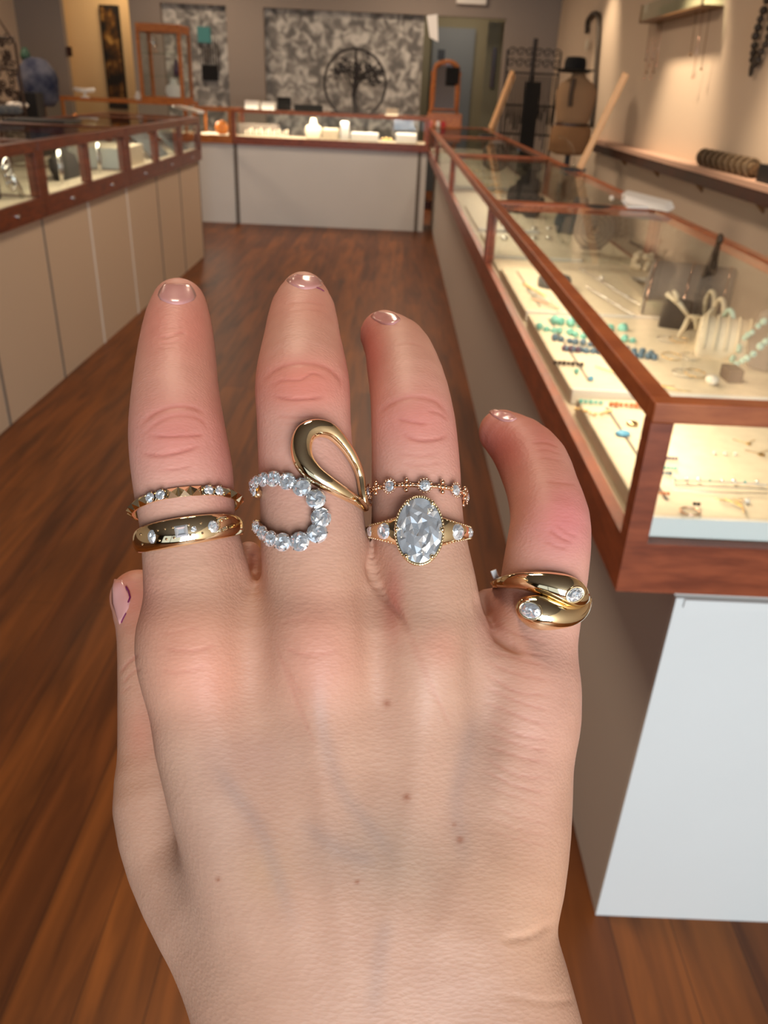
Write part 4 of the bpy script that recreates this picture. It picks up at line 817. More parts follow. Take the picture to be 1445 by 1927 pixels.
def surface_nets(F, org, h):
    nx, ny, nz = F.shape; ins = F < 0
    cnt = np.zeros((nx - 1, ny - 1, nz - 1), np.int8); pos = np.zeros((nx - 1, ny - 1, nz - 1, 3), np.float32)
    C = [(i, j, k) for i in (0, 1) for j in (0, 1) for k in (0, 1)]
    def sub(A, c): return A[c[0]:nx - 1 + c[0], c[1]:ny - 1 + c[1], c[2]:nz - 1 + c[2]]
    for a in C:
        for ax in range(3):
            if a[ax] == 1: continue
            b = list(a); b[ax] = 1; b = tuple(b)
            m = sub(ins, a) != sub(ins, b); idx = np.nonzero(m)
            fa = sub(F, a)[idx]; fb = sub(F, b)[idx]; t = fa / (fa - fb)
            p = np.tile(np.array(a, np.float32), (len(t), 1)); p[:, ax] = t
            pos[idx] += p; cnt[idx] += 1
    act = cnt > 0; vid = np.full(cnt.shape, -1, np.int64); vid[act] = np.arange(act.sum())
    ijk = np.argwhere(act); V = (ijk + pos[act] / cnt[act][:, None]) * h + org
    Q = []
    for ax in range(3):
        s0 = [slice(None)] * 3; s1 = [slice(None)] * 3; s0[ax] = slice(0, -1); s1[ax] = slice(1, None)
        m = ins[tuple(s0)] != ins[tuple(s1)]
        e = np.argwhere(m); o = [k for k in range(3) if k != ax]
        ok = (e[:, o[0]] > 0) & (e[:, o[1]] > 0) & (e[:, o[0]] < F.shape[o[0]] - 1) & (e[:, o[1]] < F.shape[o[1]] - 1); e = e[ok]
        q = []
        for (u, v) in ((-1, -1), (0, -1), (0, 0), (-1, 0)):
            c = e.copy(); c[:, o[0]] += u; c[:, o[1]] += v; q.append(vid[c[:, 0], c[:, 1], c[:, 2]])
        q = np.stack(q, 1); fl = ins[e[:, 0], e[:, 1], e[:, 2]]
        if ax == 1: fl = ~fl
        q[~fl] = q[~fl][:, ::-1]; Q.append(q)
    return V, np.vstack(Q)
def tri(P):
    """trilinear look-up of the field F"""
    g = (P - np.array([GX[0], GY[0], GZ[0]])) / VX
    g = np.clip(g, 0, np.array(F.shape) - 1.001); i = g.astype(int); t = g - i
    r = 0
    for a in (0, 1):
        for b in (0, 1):
            for c in (0, 1):
                wgt = (t[:, 0] if a else 1 - t[:, 0]) * (t[:, 1] if b else 1 - t[:, 1]) * (t[:, 2] if c else 1 - t[:, 2])
                r = r + wgt * F[i[:, 0] + a, i[:, 1] + b, i[:, 2] + c]
    return r
def grad(P, h=0.9):
    g = np.stack([tri(P + np.eye(3)[k] * h) - tri(P - np.eye(3)[k] * h) for k in range(3)], 1) / (2 * h)
    return g / (np.linalg.norm(g, axis=1, keepdims=True) + 1e-9)
F[:, -1, :] = 5.0
V, Q = surface_nets(F, np.array([GX[0], GY[0], GZ[0]]), VX)
for _ in range(2): V = V - grad(V) * tri(V)[:, None]

def smooth_mesh(V, Q, it):
    for _ in range(it):
        A = np.zeros_like(V); n = np.zeros(len(V))
        for a, b in ((0, 1), (1, 2), (2, 3), (3, 0)):
            np.add.at(A, Q[:, a], V[Q[:, b]]); np.add.at(A, Q[:, b], V[Q[:, a]]); np.add.at(n, Q[:, a], 1); np.add.at(n, Q[:, b], 1)
        V = V * 0.4 + 0.6 * A / n[:, None]
    return V
V = smooth_mesh(V, Q, 2)
HC = mm(650, 1400, 135)                                          # the hand's own origin
HAND_ORG = Vector(R @ (HC * 0.001) + ORG)
def to_local(P): return (P - HC) @ R.T * 0.001
def to_world(p): return Vector(R @ (np.array(p) * 0.001) + ORG)

me = bpy.data.meshes.new('hand')
me.from_pydata(to_local(V).tolist(), [], Q.tolist()); me.update()
tmp = bpy.data.objects.new('hand_tmp', me); COL.objects.link(tmp)
sm = tmp.modifiers.new('s', 'SUBSURF'); sm.levels = 1; sm.render_levels = 1
dg = bpy.context.evaluated_depsgraph_get(); me2 = bpy.data.meshes.new_from_object(tmp.evaluated_get(dg)); me2.name = 'person'
bpy.data.objects.remove(tmp); bpy.data.meshes.remove(me)
n = len(me2.vertices); co = np.empty(n * 3); me2.vertices.foreach_get('co', co); co = co.reshape(-1, 3)
W = (co / 0.001) @ R + HC                                        # back to the camera's millimetres
N = grad(W, 1.2)
px = W[:, 0] / W[:, 2] * FPX + CX; py = W[:, 1] / W[:, 2] * FPX + CY
front = np.clip(-N[:, 2] * 2.5 - 0.1, 0, 1)
shallow = np.clip((172 - W[:, 2]) / 6, 0, 1)
def g2(cx, cy, sx, sy, rot=0.0):
    c, s = math.cos(rot), math.sin(rot); dx, dy = px - cx, py - cy
    return np.exp(-0.5 * (((dx * c + dy * s) / sx) ** 2 + ((-dx * s + dy * c) / sy) ** 2))
def line(pts, wd, taper=True):
    """1 on the polyline (pixels), falling off with half width wd; fades at its ends"""
    P = np.array(catmull(pts, 6)); best = np.full(n, 1e9); wt = np.ones(n); L = len(P)
    lo = P.min(0) - 5 * wd; hi = P.max(0) + 5 * wd
    m = (px > lo[0]) & (px < hi[0]) & (py > lo[1]) & (py < hi[1]); X = np.stack([px[m], py[m]], 1)
    b = np.full(m.sum(), 1e9); ww = np.zeros(m.sum())
    for i in range(L - 1):
        ab = P[i + 1] - P[i]; t = np.clip(((X - P[i]) @ ab) / (ab @ ab + 1e-9), 0, 1); d = np.linalg.norm(X - P[i] - t[:, None] * ab, axis=1)
        u = (i + t) / (L - 1); f = np.minimum(1, np.minimum(u, 1 - u) * 5) if taper else np.ones_like(u)
        k = d < b; b[k] = d[k]; ww[k] = f[k]
    out = np.zeros(n); out[m] = np.exp(-0.5 * (b / wd) ** 2) * ww
    return out
disp = np.zeros(n)
# knuckles, tendons and the hollows between them
for (x, y, sx, sy, a) in ((350, 1235, 60, 75, .9), (592, 1205, 62, 80, 1.1), (800, 1225, 55, 75, .8), (990, 1300, 45, 70, .6),
                          (335, 800, 60, 60, .35), (570, 725, 62, 55, .45), (780, 790, 55, 50, .45), (1050, 960, 50, 50, .3)):
    disp += a * g2(x, y, sx, sy)
for (x, y, sx, sy, a) in ((470, 1190, 28, 85, -1.5), (705, 1190, 25, 95, -1.5), (905, 1260, 24, 95, -1.5), (470, 1330, 40, 130, -.5), (700, 1380, 40, 140, -.6), (880, 1420, 40, 130, -.5)):
    disp += a * g2(x, y, sx, sy, -0.08)
for pts, wd, a in (([(592, 1230), (600, 1400), (625, 1600), (660, 1850)], 20, .45), ([(380, 1260), (440, 1450), (510, 1620), (590, 1850)], 22, .35),
                   ([(800, 1240), (790, 1420), (760, 1620), (720, 1850)], 20, .35), ([(985, 1320), (930, 1500), (860, 1680), (790, 1850)], 20, .2)):
    disp += a * line(pts, wd)
# wrist crease at the outer edge
for pts, wd, a in (([(1050, 1730), (1000, 1760), (940, 1770)], 6, -.28), ([(1090, 1880), (1020, 1885), (940, 1870)], 5, -.14)):
    disp += a * line(pts, wd)
# folds between the fingers
for pts, wd, a in (([(697, 1030), (700, 1062), (708, 1090), (724, 1120), (748, 1152), (770, 1190)], 4.5, -.7), ([(905, 1110), (915, 1150), (945, 1200), (985, 1235)], 6, -1.0),
                   ([(474, 1036), (478, 1056), (474, 1078)], 5, -.4)):
    disp += a * line(pts, wd)
crease = np.zeros(n)
CR = [  # skin folds over the finger joints: points, width, strength
 ([(262, 805), (290, 780), (330, 768), (365, 770), (385, 783)], 2.6, 1.0), ([(265, 825), (300, 795), (340, 785), (375, 790), (392, 812)], 2.4, .7),
 ([(275, 822), (320, 823), (365, 821), (385, 818)], 2.4, 1.1), ([(262, 852), (300, 858), (345, 850), (380, 838)], 2.6, 1.1), ([(290, 886), (330, 883), (365, 876)], 2.0, .6),
 ([(300, 912), (340, 906), (375, 900)], 2.0, .35),
 ([(290, 636), (315, 634), (340, 627), (352, 628)], 2.0, .8), ([(295, 646), (320, 645), (345, 640)], 1.8, .5), ([(290, 655), (312, 655), (335, 652)], 1.6, .4), ([(300, 618), (330, 616), (350, 614)], 1.6, .35),
 ([(492, 722), (520, 697), (560, 687), (605, 690), (635, 712), (642, 735)], 3.0, .9), ([(505, 728), (535, 718), (565, 718), (590, 705), (620, 718)], 2.2, .9),
 ([(510, 745), (545, 753), (580, 752), (612, 748)], 2.4, 1.2), ([(515, 782), (560, 787), (610, 780)], 1.8, .5), ([(525, 795), (570, 800), (600, 797)], 1.8, .35),
 ([(530, 572), (570, 568), (615, 575)], 2.0, .5), ([(540, 585), (575, 582), (610, 587)], 1.6, .35),
 ([(712, 780), (740, 760), (780, 750), (820, 758), (845, 790)], 3.0, .8), ([(745, 790), (775, 797), (805, 800)], 2.2, 1.0), ([(800, 775), (825, 780), (842, 792)], 2.0, .8),
 ([(755, 818), (785, 830), (820, 828), (845, 818)], 2.4, 1.1), ([(745, 855), (790, 858), (830, 853)], 1.8, .45), ([(750, 872), (790, 876), (835, 870)], 1.8, .4),
 ([(700, 615), (725, 608), (760, 615)], 2.0, .4), ([(735, 650), (770, 645), (800, 655)], 1.6, .3),
 ([(1000, 835), (1025, 832), (1052, 842)], 1.8, .7), ([(1005, 848), (1030, 846), (1058, 856)], 1.6, .5), ([(1010, 862), (1035, 862), (1062, 870)], 1.6, .4),
 ([(1025, 905), (1055, 910), (1085, 912)], 2.0, .5), ([(1030, 995), (1050, 1010), (1078, 1022)], 2.4, 1.0), ([(1042, 985), (1065, 1002), (1090, 1012)], 2.0, .7), ([(1020, 1015), (1045, 1028), (1070, 1034)], 2.0, .6),
 ([(985, 1135), (1010, 1150), (1045, 1155)], 2.0, .0),
 ([(300, 1215), (340, 1225), (380, 1222), (410, 1212)], 2.0, .5), ([(305, 1260), (345, 1264), (390, 1250)], 2.0, .4), ([(300, 1195), (340, 1190), (380, 1180)], 1.8, .3),
 ([(535, 1215), (560, 1228), (600, 1232), (640, 1222)], 2.0, .45), ([(520, 1180), (560, 1170), (600, 1172)], 1.8, .3), ([(540, 1250), (560, 1290), (575, 1310)], 2.0, .35),
 ([(224, 1270), (245, 1245), (268, 1230)], 2.2, .7), ([(228, 1290), (248, 1268), (272, 1255)], 2.0, .5), ([(228, 1305), (250, 1288)], 1.8, .4),
]
for i in range(16):          # fine folds fanning out below the little finger and along the outer side of the hand
    y0 = 1165 + i * 26; CR.append(([(925 - i * 1.5, y0 + 4 * math.sin(i)), (970, y0 + 28 + 6 * math.sin(i * 2)), (1040, y0 + 44 + 5 * math.cos(i))], 1.9, .45 if i < 12 else .25))
for i in range(9):
    CR.append(([(725 + i * 9, 1105 + i * 22), (755 + i * 9, 1150 + i * 22), (775 + i * 10, 1205 + i * 22)], 1.8, .28))
for i in range(7):
    CR.append(([(515 + i * 7, 1205 + i * 20), (535 + i * 7, 1245 + i * 20), (552 + i * 7, 1270 + i * 22)], 1.8, .3))
for pts, wd, a in CR:
    if a > 0: crease = np.maximum(crease, a * line(pts, wd))
disp -= 0.17 * crease
disp *= front * np.where(shallow > 0, 1, 0)
W2 = W + N * disp[:, None]
me2.vertices.foreach_set('co', to_local(W2).ravel())
me2.polygons.foreach_set('use_smooth', [True] * len(me2.polygons))
# skin colour: darker hand back and folds, pinker fingers and knuckles, blue-grey veins, freckles
def lin(c): return np.array(srgb(*c)[:3])
base = np.tile(lin((212, 170, 143)), (n, 1))
def mixc(w, c, amt=1.0):
    global base
    w = np.clip(w * amt, 0, 1)[:, None]; base = base * (1 - w) + lin(c) * w
mixc(np.clip((1080 - py) / 200, 0, 1), (229, 175, 156), .85)
mixc(np.clip((px - 880) / 120, 0, 1) * np.clip((1500 - py) / 300, 0, 1), (232, 176, 158), .6)
for (x, y, sx, sy, c, a) in ((345, 1230, 70, 75, (236, 156, 128), .45), (600, 1190, 55, 80, (232, 156, 130), .42), (600, 1260, 60, 60, (215, 145, 124), .3), (830, 1220, 30, 30, (230, 146, 120), .35),
                             (400, 1290, 40, 60, (224, 148, 122), .4), (330, 815, 62, 55, (224, 142, 130), .75), (565, 715, 66, 36, (228, 142, 118), .8), (575, 740, 60, 26, (226, 138, 122), .5), (785, 790, 58, 45, (228, 146, 134), .75), (1065, 980, 50, 55, (230, 140, 140), .8),
                             (335, 610, 60, 55, (228, 140, 126), .75), (570, 575, 50, 26, (228, 152, 132), .6), (690, 650, 26, 50, (220, 128, 118), .9), (940, 840, 55, 50, (214, 126, 112), .9),
                             (1030, 820, 30, 30, (216, 130, 118), .5), (430, 850, 26, 120, (212, 130, 118), .5), (240, 1120, 45, 45, (222, 140, 122), .7), (265, 1380, 22, 40, (220, 145, 120), .5),
                             (740, 1130, 14, 50, (205, 120, 105), .6), (478, 1050, 12, 22, (200, 125, 105), .5), (930, 1150, 16, 40, (215, 140, 125), .5),
                             (380, 1600, 70, 150, (196, 166, 146), .4), (470, 1500, 60, 90, (190, 158, 140), .3), (640, 1610, 90, 45, (176, 150, 130), .45), (720, 1570, 60, 60, (178, 155, 135), .35), (900, 1400, 40, 110, (184, 152, 132), .55),
                             (770, 1640, 70, 60, (172, 150, 126), .4), (500, 1640, 40, 40, (200, 160, 115), .3), (480, 1420, 60, 30, (196, 160, 146), .3), (1010, 1700, 80, 120, (226, 180, 140), .4), (1020, 1400, 40, 160, (230, 178, 156), .5)):
    mixc(g2(x, y, sx, sy), c, a)
for pts, wd, a in (([(395, 1430), (440, 1490), (490, 1560), (520, 1640), (560, 1760)], 12, .35), ([(600, 1270), (606, 1360), (640, 1480), (700, 1560), (760, 1640)], 11, .3), ([(905, 1330), (880, 1420), (860, 1520), (880, 1650)], 13, .3),
                   ([(560, 1540), (640, 1600), (720, 1625)], 12, .3), ([(700, 1927), (715, 1800), (730, 1720)], 13, .25)):
    mixc(line(pts, wd), (158, 140, 132), a)
for (x, y, r) in ((728, 1325, 4.5), (765, 1500, 5), (866, 1580, 4.5), (672, 1660, 3), (855, 1552, 2.5), (410, 1655, 3)):
    mixc(g2(x, y, r, r), (165, 105, 75), .85)
mixc(crease, (196, 112, 96), .55)
lv = np.clip((W[:, 2] - 158) / 30, 0, 1) * np.clip((py - 1000) / 60, 0, 1)
col = np.ones((n, 4), np.float32); col[:, :3] = base * np.array([.95, .845, .81])
at = me2.color_attributes.new('skin', 'FLOAT_COLOR', 'POINT'); at.data.foreach_set('color', col.ravel())
sk = bpy.data.materials.new('skin'); sk.use_nodes = True; nt = sk.node_tree; b = nt.nodes['Principled BSDF']
va = nt.nodes.new('ShaderNodeVertexColor'); va.layer_name = 'skin'
tc = nt.nodes.new('ShaderNodeTexCoord')
no = nt.nodes.new('ShaderNodeTexNoise'); no.inputs['Scale'].default_value = 160; no.inputs['Detail'].default_value = 5; nt.links.new(tc.outputs['Object'], no.inputs['Vector'])
mx = nt.nodes.new('ShaderNodeMix'); mx.data_type = 'RGBA'; mx.blend_type = 'MULTIPLY'; mx.inputs[0].default_value = 0.5
rp = nt.nodes.new('ShaderNodeValToRGB'); rp.color_ramp.elements[0].position = .3; rp.color_ramp.elements[0].color = (.84, .78, .76, 1); rp.color_ramp.elements[1].position = .7; rp.color_ramp.elements[1].color = (1, 1, 1, 1)
nt.links.new(no.outputs[0], rp.inputs[0]); nt.links.new(va.outputs[0], mx.inputs[6]); nt.links.new(rp.outputs[0], mx.inputs[7]); nt.links.new(mx.outputs[2], b.inputs['Base Color'])
b.inputs['Roughness'].default_value = 0.52; b.inputs['Specular IOR Level'].default_value = 0.35
b.inputs['Subsurface Weight'].default_value = 0.12; b.inputs['Subsurface Radius'].default_value = (0.003, 0.0012, 0.0006); b.inputs['Subsurface Scale'].default_value = 0.6
mp = nt.nodes.new('ShaderNodeMapping'); mp.inputs['Scale'].default_value = (1.0, 2.2, 2.2); nt.links.new(tc.outputs['Object'], mp.inputs[0])
vo = nt.nodes.new('ShaderNodeTexVoronoi'); vo.inputs['Scale'].default_value = 900; nt.links.new(mp.outputs[0], vo.inputs['Vector'])
n3 = nt.nodes.new('ShaderNodeTexNoise'); n3.inputs['Scale'].default_value = 700; n3.inputs['Detail'].default_value = 3; nt.links.new(mp.outputs[0], n3.inputs['Vector'])
ad = nt.nodes.new('ShaderNodeMath'); ad.operation = 'ADD'; nt.links.new(vo.outputs['Distance'], ad.inputs[0]); nt.links.new(n3.outputs[0], ad.inputs[1])
bp = nt.nodes.new('ShaderNodeBump'); bp.inputs['Strength'].default_value = 0.24; bp.inputs['Distance'].default_value = 0.00018
nt.links.new(ad.outputs[0], bp.inputs['Height']); nt.links.new(bp.outputs[0], b.inputs['Normal'])
me2.materials.append(sk)
hand = bpy.data.objects.new('person', me2); COL.objects.link(hand); hand.location = HAND_ORG; WL['person'] = HAND_ORG
tag(hand, "bare hand held up in the aisle, back facing the viewer, fingers spread, wearing rings", 'person')

# nails: thin curved plates lying on the finger ends
nail_m = mat('nail', (224, 160, 152), 0.2, spec=0.5, coat=0.3)
nail_edge = mat('nail_edge', (232, 205, 200), 0.2)
def trace(px_, py_, iso=0.0, sdf=None):
    """first point along the pixel's ray that lies iso mm outside the skin; nearest pass when it misses"""
    d = mm(px_, py_, 1.0); L = np.linalg.norm(d); u = d / L; s = 100.0; best = (1e9, None)
    for _ in range(120):
        p = u * s; v = float((sdf(p[None]) if sdf else tri(p[None]))[0]) - iso
        if abs(v) < best[0]: best = (abs(v), p)
        if v < 0.02: return p
        s += max(v * 0.8, 0.02)
        if s > 230: break
    return best[1]
def nail(pts_grid, nm_label, th=0.22):
    """pts_grid: rows x cols of pixel points over the nail"""
    rows = len(pts_grid); cols = len(pts_grid[0]); P = []
    for r_ in pts_grid:
        for (a, c) in r_: P.append(trace(a, c, 0.0))
    P = np.array(P); G = grad(P, 1.0)
    edge = np.array([[0.0 if (i in (0, rows - 1) or j in (0, cols - 1)) else 1.0 for j in range(cols)] for i in range(rows)]).ravel()
    top = P + G * (th * edge + .03)[:, None]; bot = P - G * 0.6
    mb = MB(); T = [to_world(p) for p in top]; B_ = [to_world(p) for p in bot]
    k = rows * cols; fs = []
    for i in range(rows - 1):
        for j in range(cols - 1):
            a = i * cols + j; fs.append((a, a + 1, a + cols + 1, a + cols)); fs.append((k + a, k + a + cols, k + a + cols + 1, k + a + 1))
    ring_ = [j for j in range(cols)] + [i * cols + cols - 1 for i in range(1, rows)] + [(rows - 1) * cols + j for j in range(cols - 2, -1, -1)] + [i * cols for i in range(rows - 2, 0, -1)]
    for a, c in zip(ring_, ring_[1:] + ring_[:1]): fs.append((a, c, k + c, k + a))
    mb.add(T + B_, fs)
    o = mb.build('fingernail', nail_m, hand, smooth=True); o['label'] = nm_label
    return o
def nail_patch(c, u, v, half_w, len_, end=.7, rows=9, cols=11):
    """grid of pixels: c start of the cuticle, u unit across, v unit along towards the free edge"""
    c, u, v = np.array(c, float), np.array(u, float), np.array(v, float); g = []
    for i in range(rows):
        s = i / (rows - 1); w_ = half_w * (.86 + .14 * min(1, s * 4)) * (1 - (1 - end) * s ** 2.2); row = []
        for j in range(cols):
            t = -1 + 2 * j / (cols - 1); bow = (1 - t * t)
            q = c + u * (w_ * t) + v * (len_ * s - (1 - s) * bow * -0 - (1 - s) * (1 - bow) * -9)
            row.append((q[0], q[1]))
        g.append(row)
    return g
nail(nail_patch((333, 573), (1, 0.02), (0, -1), 37, 40, .62), 'pale pink index fingernail seen end on')
nail(nail_patch((574, 544), (1, 0.08), (0, -1), 36, 27, .45), 'pale pink middle fingernail')
nail(nail_patch((727, 611), (1, 0.10), (-0.1, -1), 29, 24, .5), 'pale pink ring fingernail')
nail(nail_patch((948, 793), (1, 0.22), (-0.15, -1), 27, 20, .5), 'pale pink little fingernail')
tn = []
for i in range(10):
    s_ = i / 9; y_ = 1172 - 82 * s_; l_ = 225 - 15 * min(1, s_ * 2.2) + 5 * max(0, s_ - .8) * 5; r_ = 230 + 15 * math.sin(min(1, s_ * 1.9) * PI / 2) - 16 * max(0, s_ - .6) / .4
    tn.append([(l_ + (r_ - l_) * j / 6, y_ + (j - 3) * (-1.2 if s_ < .3 else 0)) for j in range(7)])
nail(tn, 'pale thumbnail edged with plum polish')
pl_m = mat('plum_polish', (120, 30, 80), .3)
MB().tube([to_world(trace(a, b, .12)) for a, b in ((237, 1104), (242, 1112), (245, 1124), (241, 1134))], .00018, 6).tube([to_world(trace(a, b, .12)) for a, b in ((237, 1154), (232, 1163), (228, 1172))], .00012, 6).build('polish_edge', pl_m, hand)
MB().tube([to_world(trace(a, b, .1)) for a, b in ((596, 541), (604, 544), (610, 548))], .0001, 6).build('polish_edge', pl_m, hand)
# ------------------------------------------------------------------ rings on the fingers (millimetres in the camera's axes, then the world)
gold_m = mat('polished_gold', (1.0, .80, .50), .07, 1.0)
rosegold_m = mat('polished_rose_gold', (.98, .66, .44), .09, 1.0)
def gem_mat():
    m = bpy.data.materials.new('diamond'); m.use_nodes = True; nt = m.node_tree; nt.nodes.remove(nt.nodes['Principled BSDF']); out = nt.nodes['Material Output']
    g = nt.nodes.new('ShaderNodeBsdfGlossy'); g.inputs['Roughness'].default_value = 0.03; g.inputs[0].default_value = (.97, .98, 1, 1)
    d = nt.nodes.new('ShaderNodeBsdfDiffuse'); d.inputs[0].default_value = (.93, .94, .96, 1)
    x = nt.nodes.new('ShaderNodeMixShader'); x.inputs[0].default_value = .25
    nt.links.new(g.outputs[0], x.inputs[1]); nt.links.new(d.outputs[0], x.inputs[2]); nt.links.new(x.outputs[0], out.inputs[0]); return m
gem_m = gem_mat()
_o = FPX
def fs(name): return lambda P: seg_sdf(P.astype(np.float32), FINGERS[name])
def fgrad(sdf, p, h=0.3):
    g = np.array([float(sdf((p + np.eye(3)[k] * h)[None])[0] - sdf((p - np.eye(3)[k] * h)[None])[0]) for k in range(3)]); return g / (np.linalg.norm(g) + 1e-9)
def unit(v): return v / (np.linalg.norm(v) + 1e-12)
def loop(name, L, Mi, Rr, h=0.5, n=96):
    """closed loop round a finger in the plane through three traced pixels; returns points, outward directions, plane normal"""
    s = fs(name); P = [trace(*q, iso=h, sdf=s) for q in (L, Mi, Rr)]
    nrm = unit(np.cross(P[1] - P[0], P[2] - P[0]))
    c = (P[0] + P[2]) / 2
    fc = FINGERS[name][:, :3]; 
    # the plane's centre: where the finger's own axis passes through it
    sd = (fc - c) @ nrm; k = np.where(np.sign(sd[:-1]) != np.sign(sd[1:]))[0]
    if len(k): 
        j = k[np.argmin([np.linalg.norm(fc[q] - c) for q in k])]; t = sd[j] / (sd[j] - sd[j + 1]); c = fc[j] + (fc[j + 1] - fc[j]) * t
    e1 = unit(P[2] - P[0]); e1 = unit(e1 - nrm * (e1 @ nrm)); e2 = np.cross(nrm, e1)
    if e2[2] > 0: e2 = -e2                                       # e2 faces the viewer
    pts, out = [], []
    for i in range(n):
        a = 2 * PI * i / n; d = e1 * math.cos(a) + e2 * math.sin(a); r = 3.0
        for _ in range(60):
            v = float(s((c + d * r)[None])[0]) - h; r -= v * 0.8
            if abs(v) < .005: break
        pts.append(c + d * min(r, 16)); out.append(d)
    nr = nrm if nrm[1] < 0 else -nrm
    return np.array(pts), np.array(out), nr
def sweep(mb, pts, out, nrm, prof, closed=True, scale=None):
    """profile points (across along nrm, outward) swept along pts"""
    n = len(pts); k = len(prof); vs = []
    for i in range(n):
        sc = scale[i] if scale is not None else (1, 1)
        nn = nrm[i] if np.ndim(nrm) == 2 else nrm
        for (a, b) in prof: vs.append(to_world(pts[i] + nn * a * sc[0] + out[i] * b * sc[1]))
    fs_ = [(i * k + j, i * k + (j + 1) % k, ((i + 1) % n) * k + (j + 1) % k, ((i + 1) % n) * k + j) for i in range(n if closed else n - 1) for j in range(k)]
    if not closed: fs_ += [tuple(range(k)), tuple((n - 1) * k + j for j in range(k))]
    mb.add(vs, fs_)
def dome(wd, th, k=12):
    """D-shaped profile: flat inside, rounded outside"""
    return [(-wd / 2, 0)] + [(-wd / 2 * math.cos(PI * i / k), th * (.25 + .75 * math.sin(PI * i / k))) for i in range(k + 1)] + [(wd / 2, 0)]
def surf(name, px_, py_, iso=.6):
    s = fs(name); p = trace(px_, py_, iso=iso, sdf=s); return p, fgrad(s, p)
def gem(mb, c, nrm, r, up=None, ry=None, seed=0, n=12, hgt=.45):
    """brilliant cut: table, star and kite facets, girdle, slightly irregular so that each facet catches its own light"""
    rnd = random.Random(seed); nrm = unit(nrm); u = np.array(up if up is not None else (0, 1, 0.)); u = unit(u - nrm * (u @ nrm)); v = np.cross(nrm, u); ry = ry or r
    rings_ = [(1.0, -.25, n), (1.0, 0, n), (.80, .20, n), (.52, .34, n // 2 * 2), (.26, .30, n // 2)]
    vs = []; idx = []
    for q, (rr, hh, m_) in enumerate(rings_):
        row = []
        for i in range(m_):
            a = 2 * PI * (i + .5 * (q % 2)) / m_; j = rnd.uniform(-.07, .07) if q > 1 else 0
            row.append(len(vs)); vs.append(to_world(c + v * (r * (rr + j) * math.cos(a)) + u * (ry * (rr + j) * math.sin(a)) + nrm * r * (hh * hgt * 2 + (rnd.uniform(-.10, .10) if q > 1 else 0))))
        idx.append(row)
    vs.append(to_world(c + nrm * r * .24 * hgt * 2)); f = []
    for a_, b_ in zip(idx[:-1], idx[1:]):
        na, nb = len(a_), len(b_)
        if na == nb:
            for i in range(na): f.append((a_[i], a_[(i + 1) % na], b_[i])); f.append((a_[(i + 1) % na], b_[(i + 1) % nb], b_[i]))
        else:
            for i in range(nb):
                f.append((a_[2 * i], a_[(2 * i + 1) % na], b_[i])); f.append((a_[(2 * i + 1) % na], a_[(2 * i + 2) % na], b_[i])); f.append((a_[(2 * i + 2) % na], b_[(i + 1) % nb], b_[i]))
    l = idx[-1]
    for i in range(len(l)): f.append((l[i], l[(i + 1) % len(l)], len(vs) - 1))
    f.append(tuple(idx[0])[::-1]); mb.add(vs, f)
def bead(mb, p, r, n=8, m=5):
    mb.ball(to_world(p), r * .001, n, m)
def prongs(mb, c, nrm, r, k=4, size=.16, up=(0, 1, 0.), lift=.2, ph=.25):
    nrm = unit(nrm); u = unit(np.array(up) - nrm * (np.array(up) @ nrm)); v = np.cross(nrm, u)
    for i in range(k):
        a = 2 * PI * (i + ph) / k; bead(mb, c + (v * math.cos(a) + u * math.sin(a)) * r + nrm * lift, size)
def ring_root(name, label, p): 
    return empty(name, to_world(p), label, 'ring', 'rings worn on the hand')

# --- index finger, upper: thin band of small pyramids with two pairs of diamonds
pts, out, nr = loop('index', (252, 962), (342, 927), (446, 942), .35)
t = ring_root('ring', 'thin gold band of small pyramids with paired diamonds, upper one on the index finger', pts[24])
mb = MB(); sweep(mb, pts, out, nr, [(-.75, 0), (-.75, .55), (.75, .55), (.75, 0)]); mb.build('band', gold_m, t)
P2, O2, _ = loop('index', (252, 962), (342, 927), (446, 942), .35, n=30)
pick = set(min([i for i in range(30) if O2[i][2] < -.1], key=lambda i: abs(((P2[i] + P2[(i + 1) % 30]) / 2 / ((P2[i] + P2[(i + 1) % 30]) / 2)[2] * FPX)[0] + CX - x_)) for x_ in (291, 307, 386, 404))
mb = MB(); gm = MB(); stones = {}
for i in range(30):
    a, b_ = P2[i], P2[(i + 1) % 30]; o_ = unit(O2[i] + O2[(i + 1) % 30]); c = (a + b_) / 2; e = (b_ - a) * .49
    s4 = [c + o_ * .5 - e - nr * .85, c + o_ * .5 + e - nr * .85, c + o_ * .5 + e + nr * .85, c + o_ * .5 - e + nr * .85, c + o_ * 1.45]
    q = (c / c[2] * FPX)[0] + CX; fr_ = o_[2] < 0.1
    if i in pick: stones[i] = (c, o_); continue
    mb.add([to_world(v) for v in s4], [(0, 1, 4), (1, 2, 4), (2, 3, 4), (3, 0, 4)])
mb.build('pyramids', gold_m, t)
for k_, (c, o_) in stones.items():
    g_ = MB(); gem(g_, c + o_ * 1.0, o_, .88, seed=k_, n=10); g_.build('diamond', gem_m, t)
pm = MB()
for c, o_ in stones.values(): prongs(pm, c, o_, .92, 4, .2, lift=1.1)
pm.build('prongs', gold_m, t)
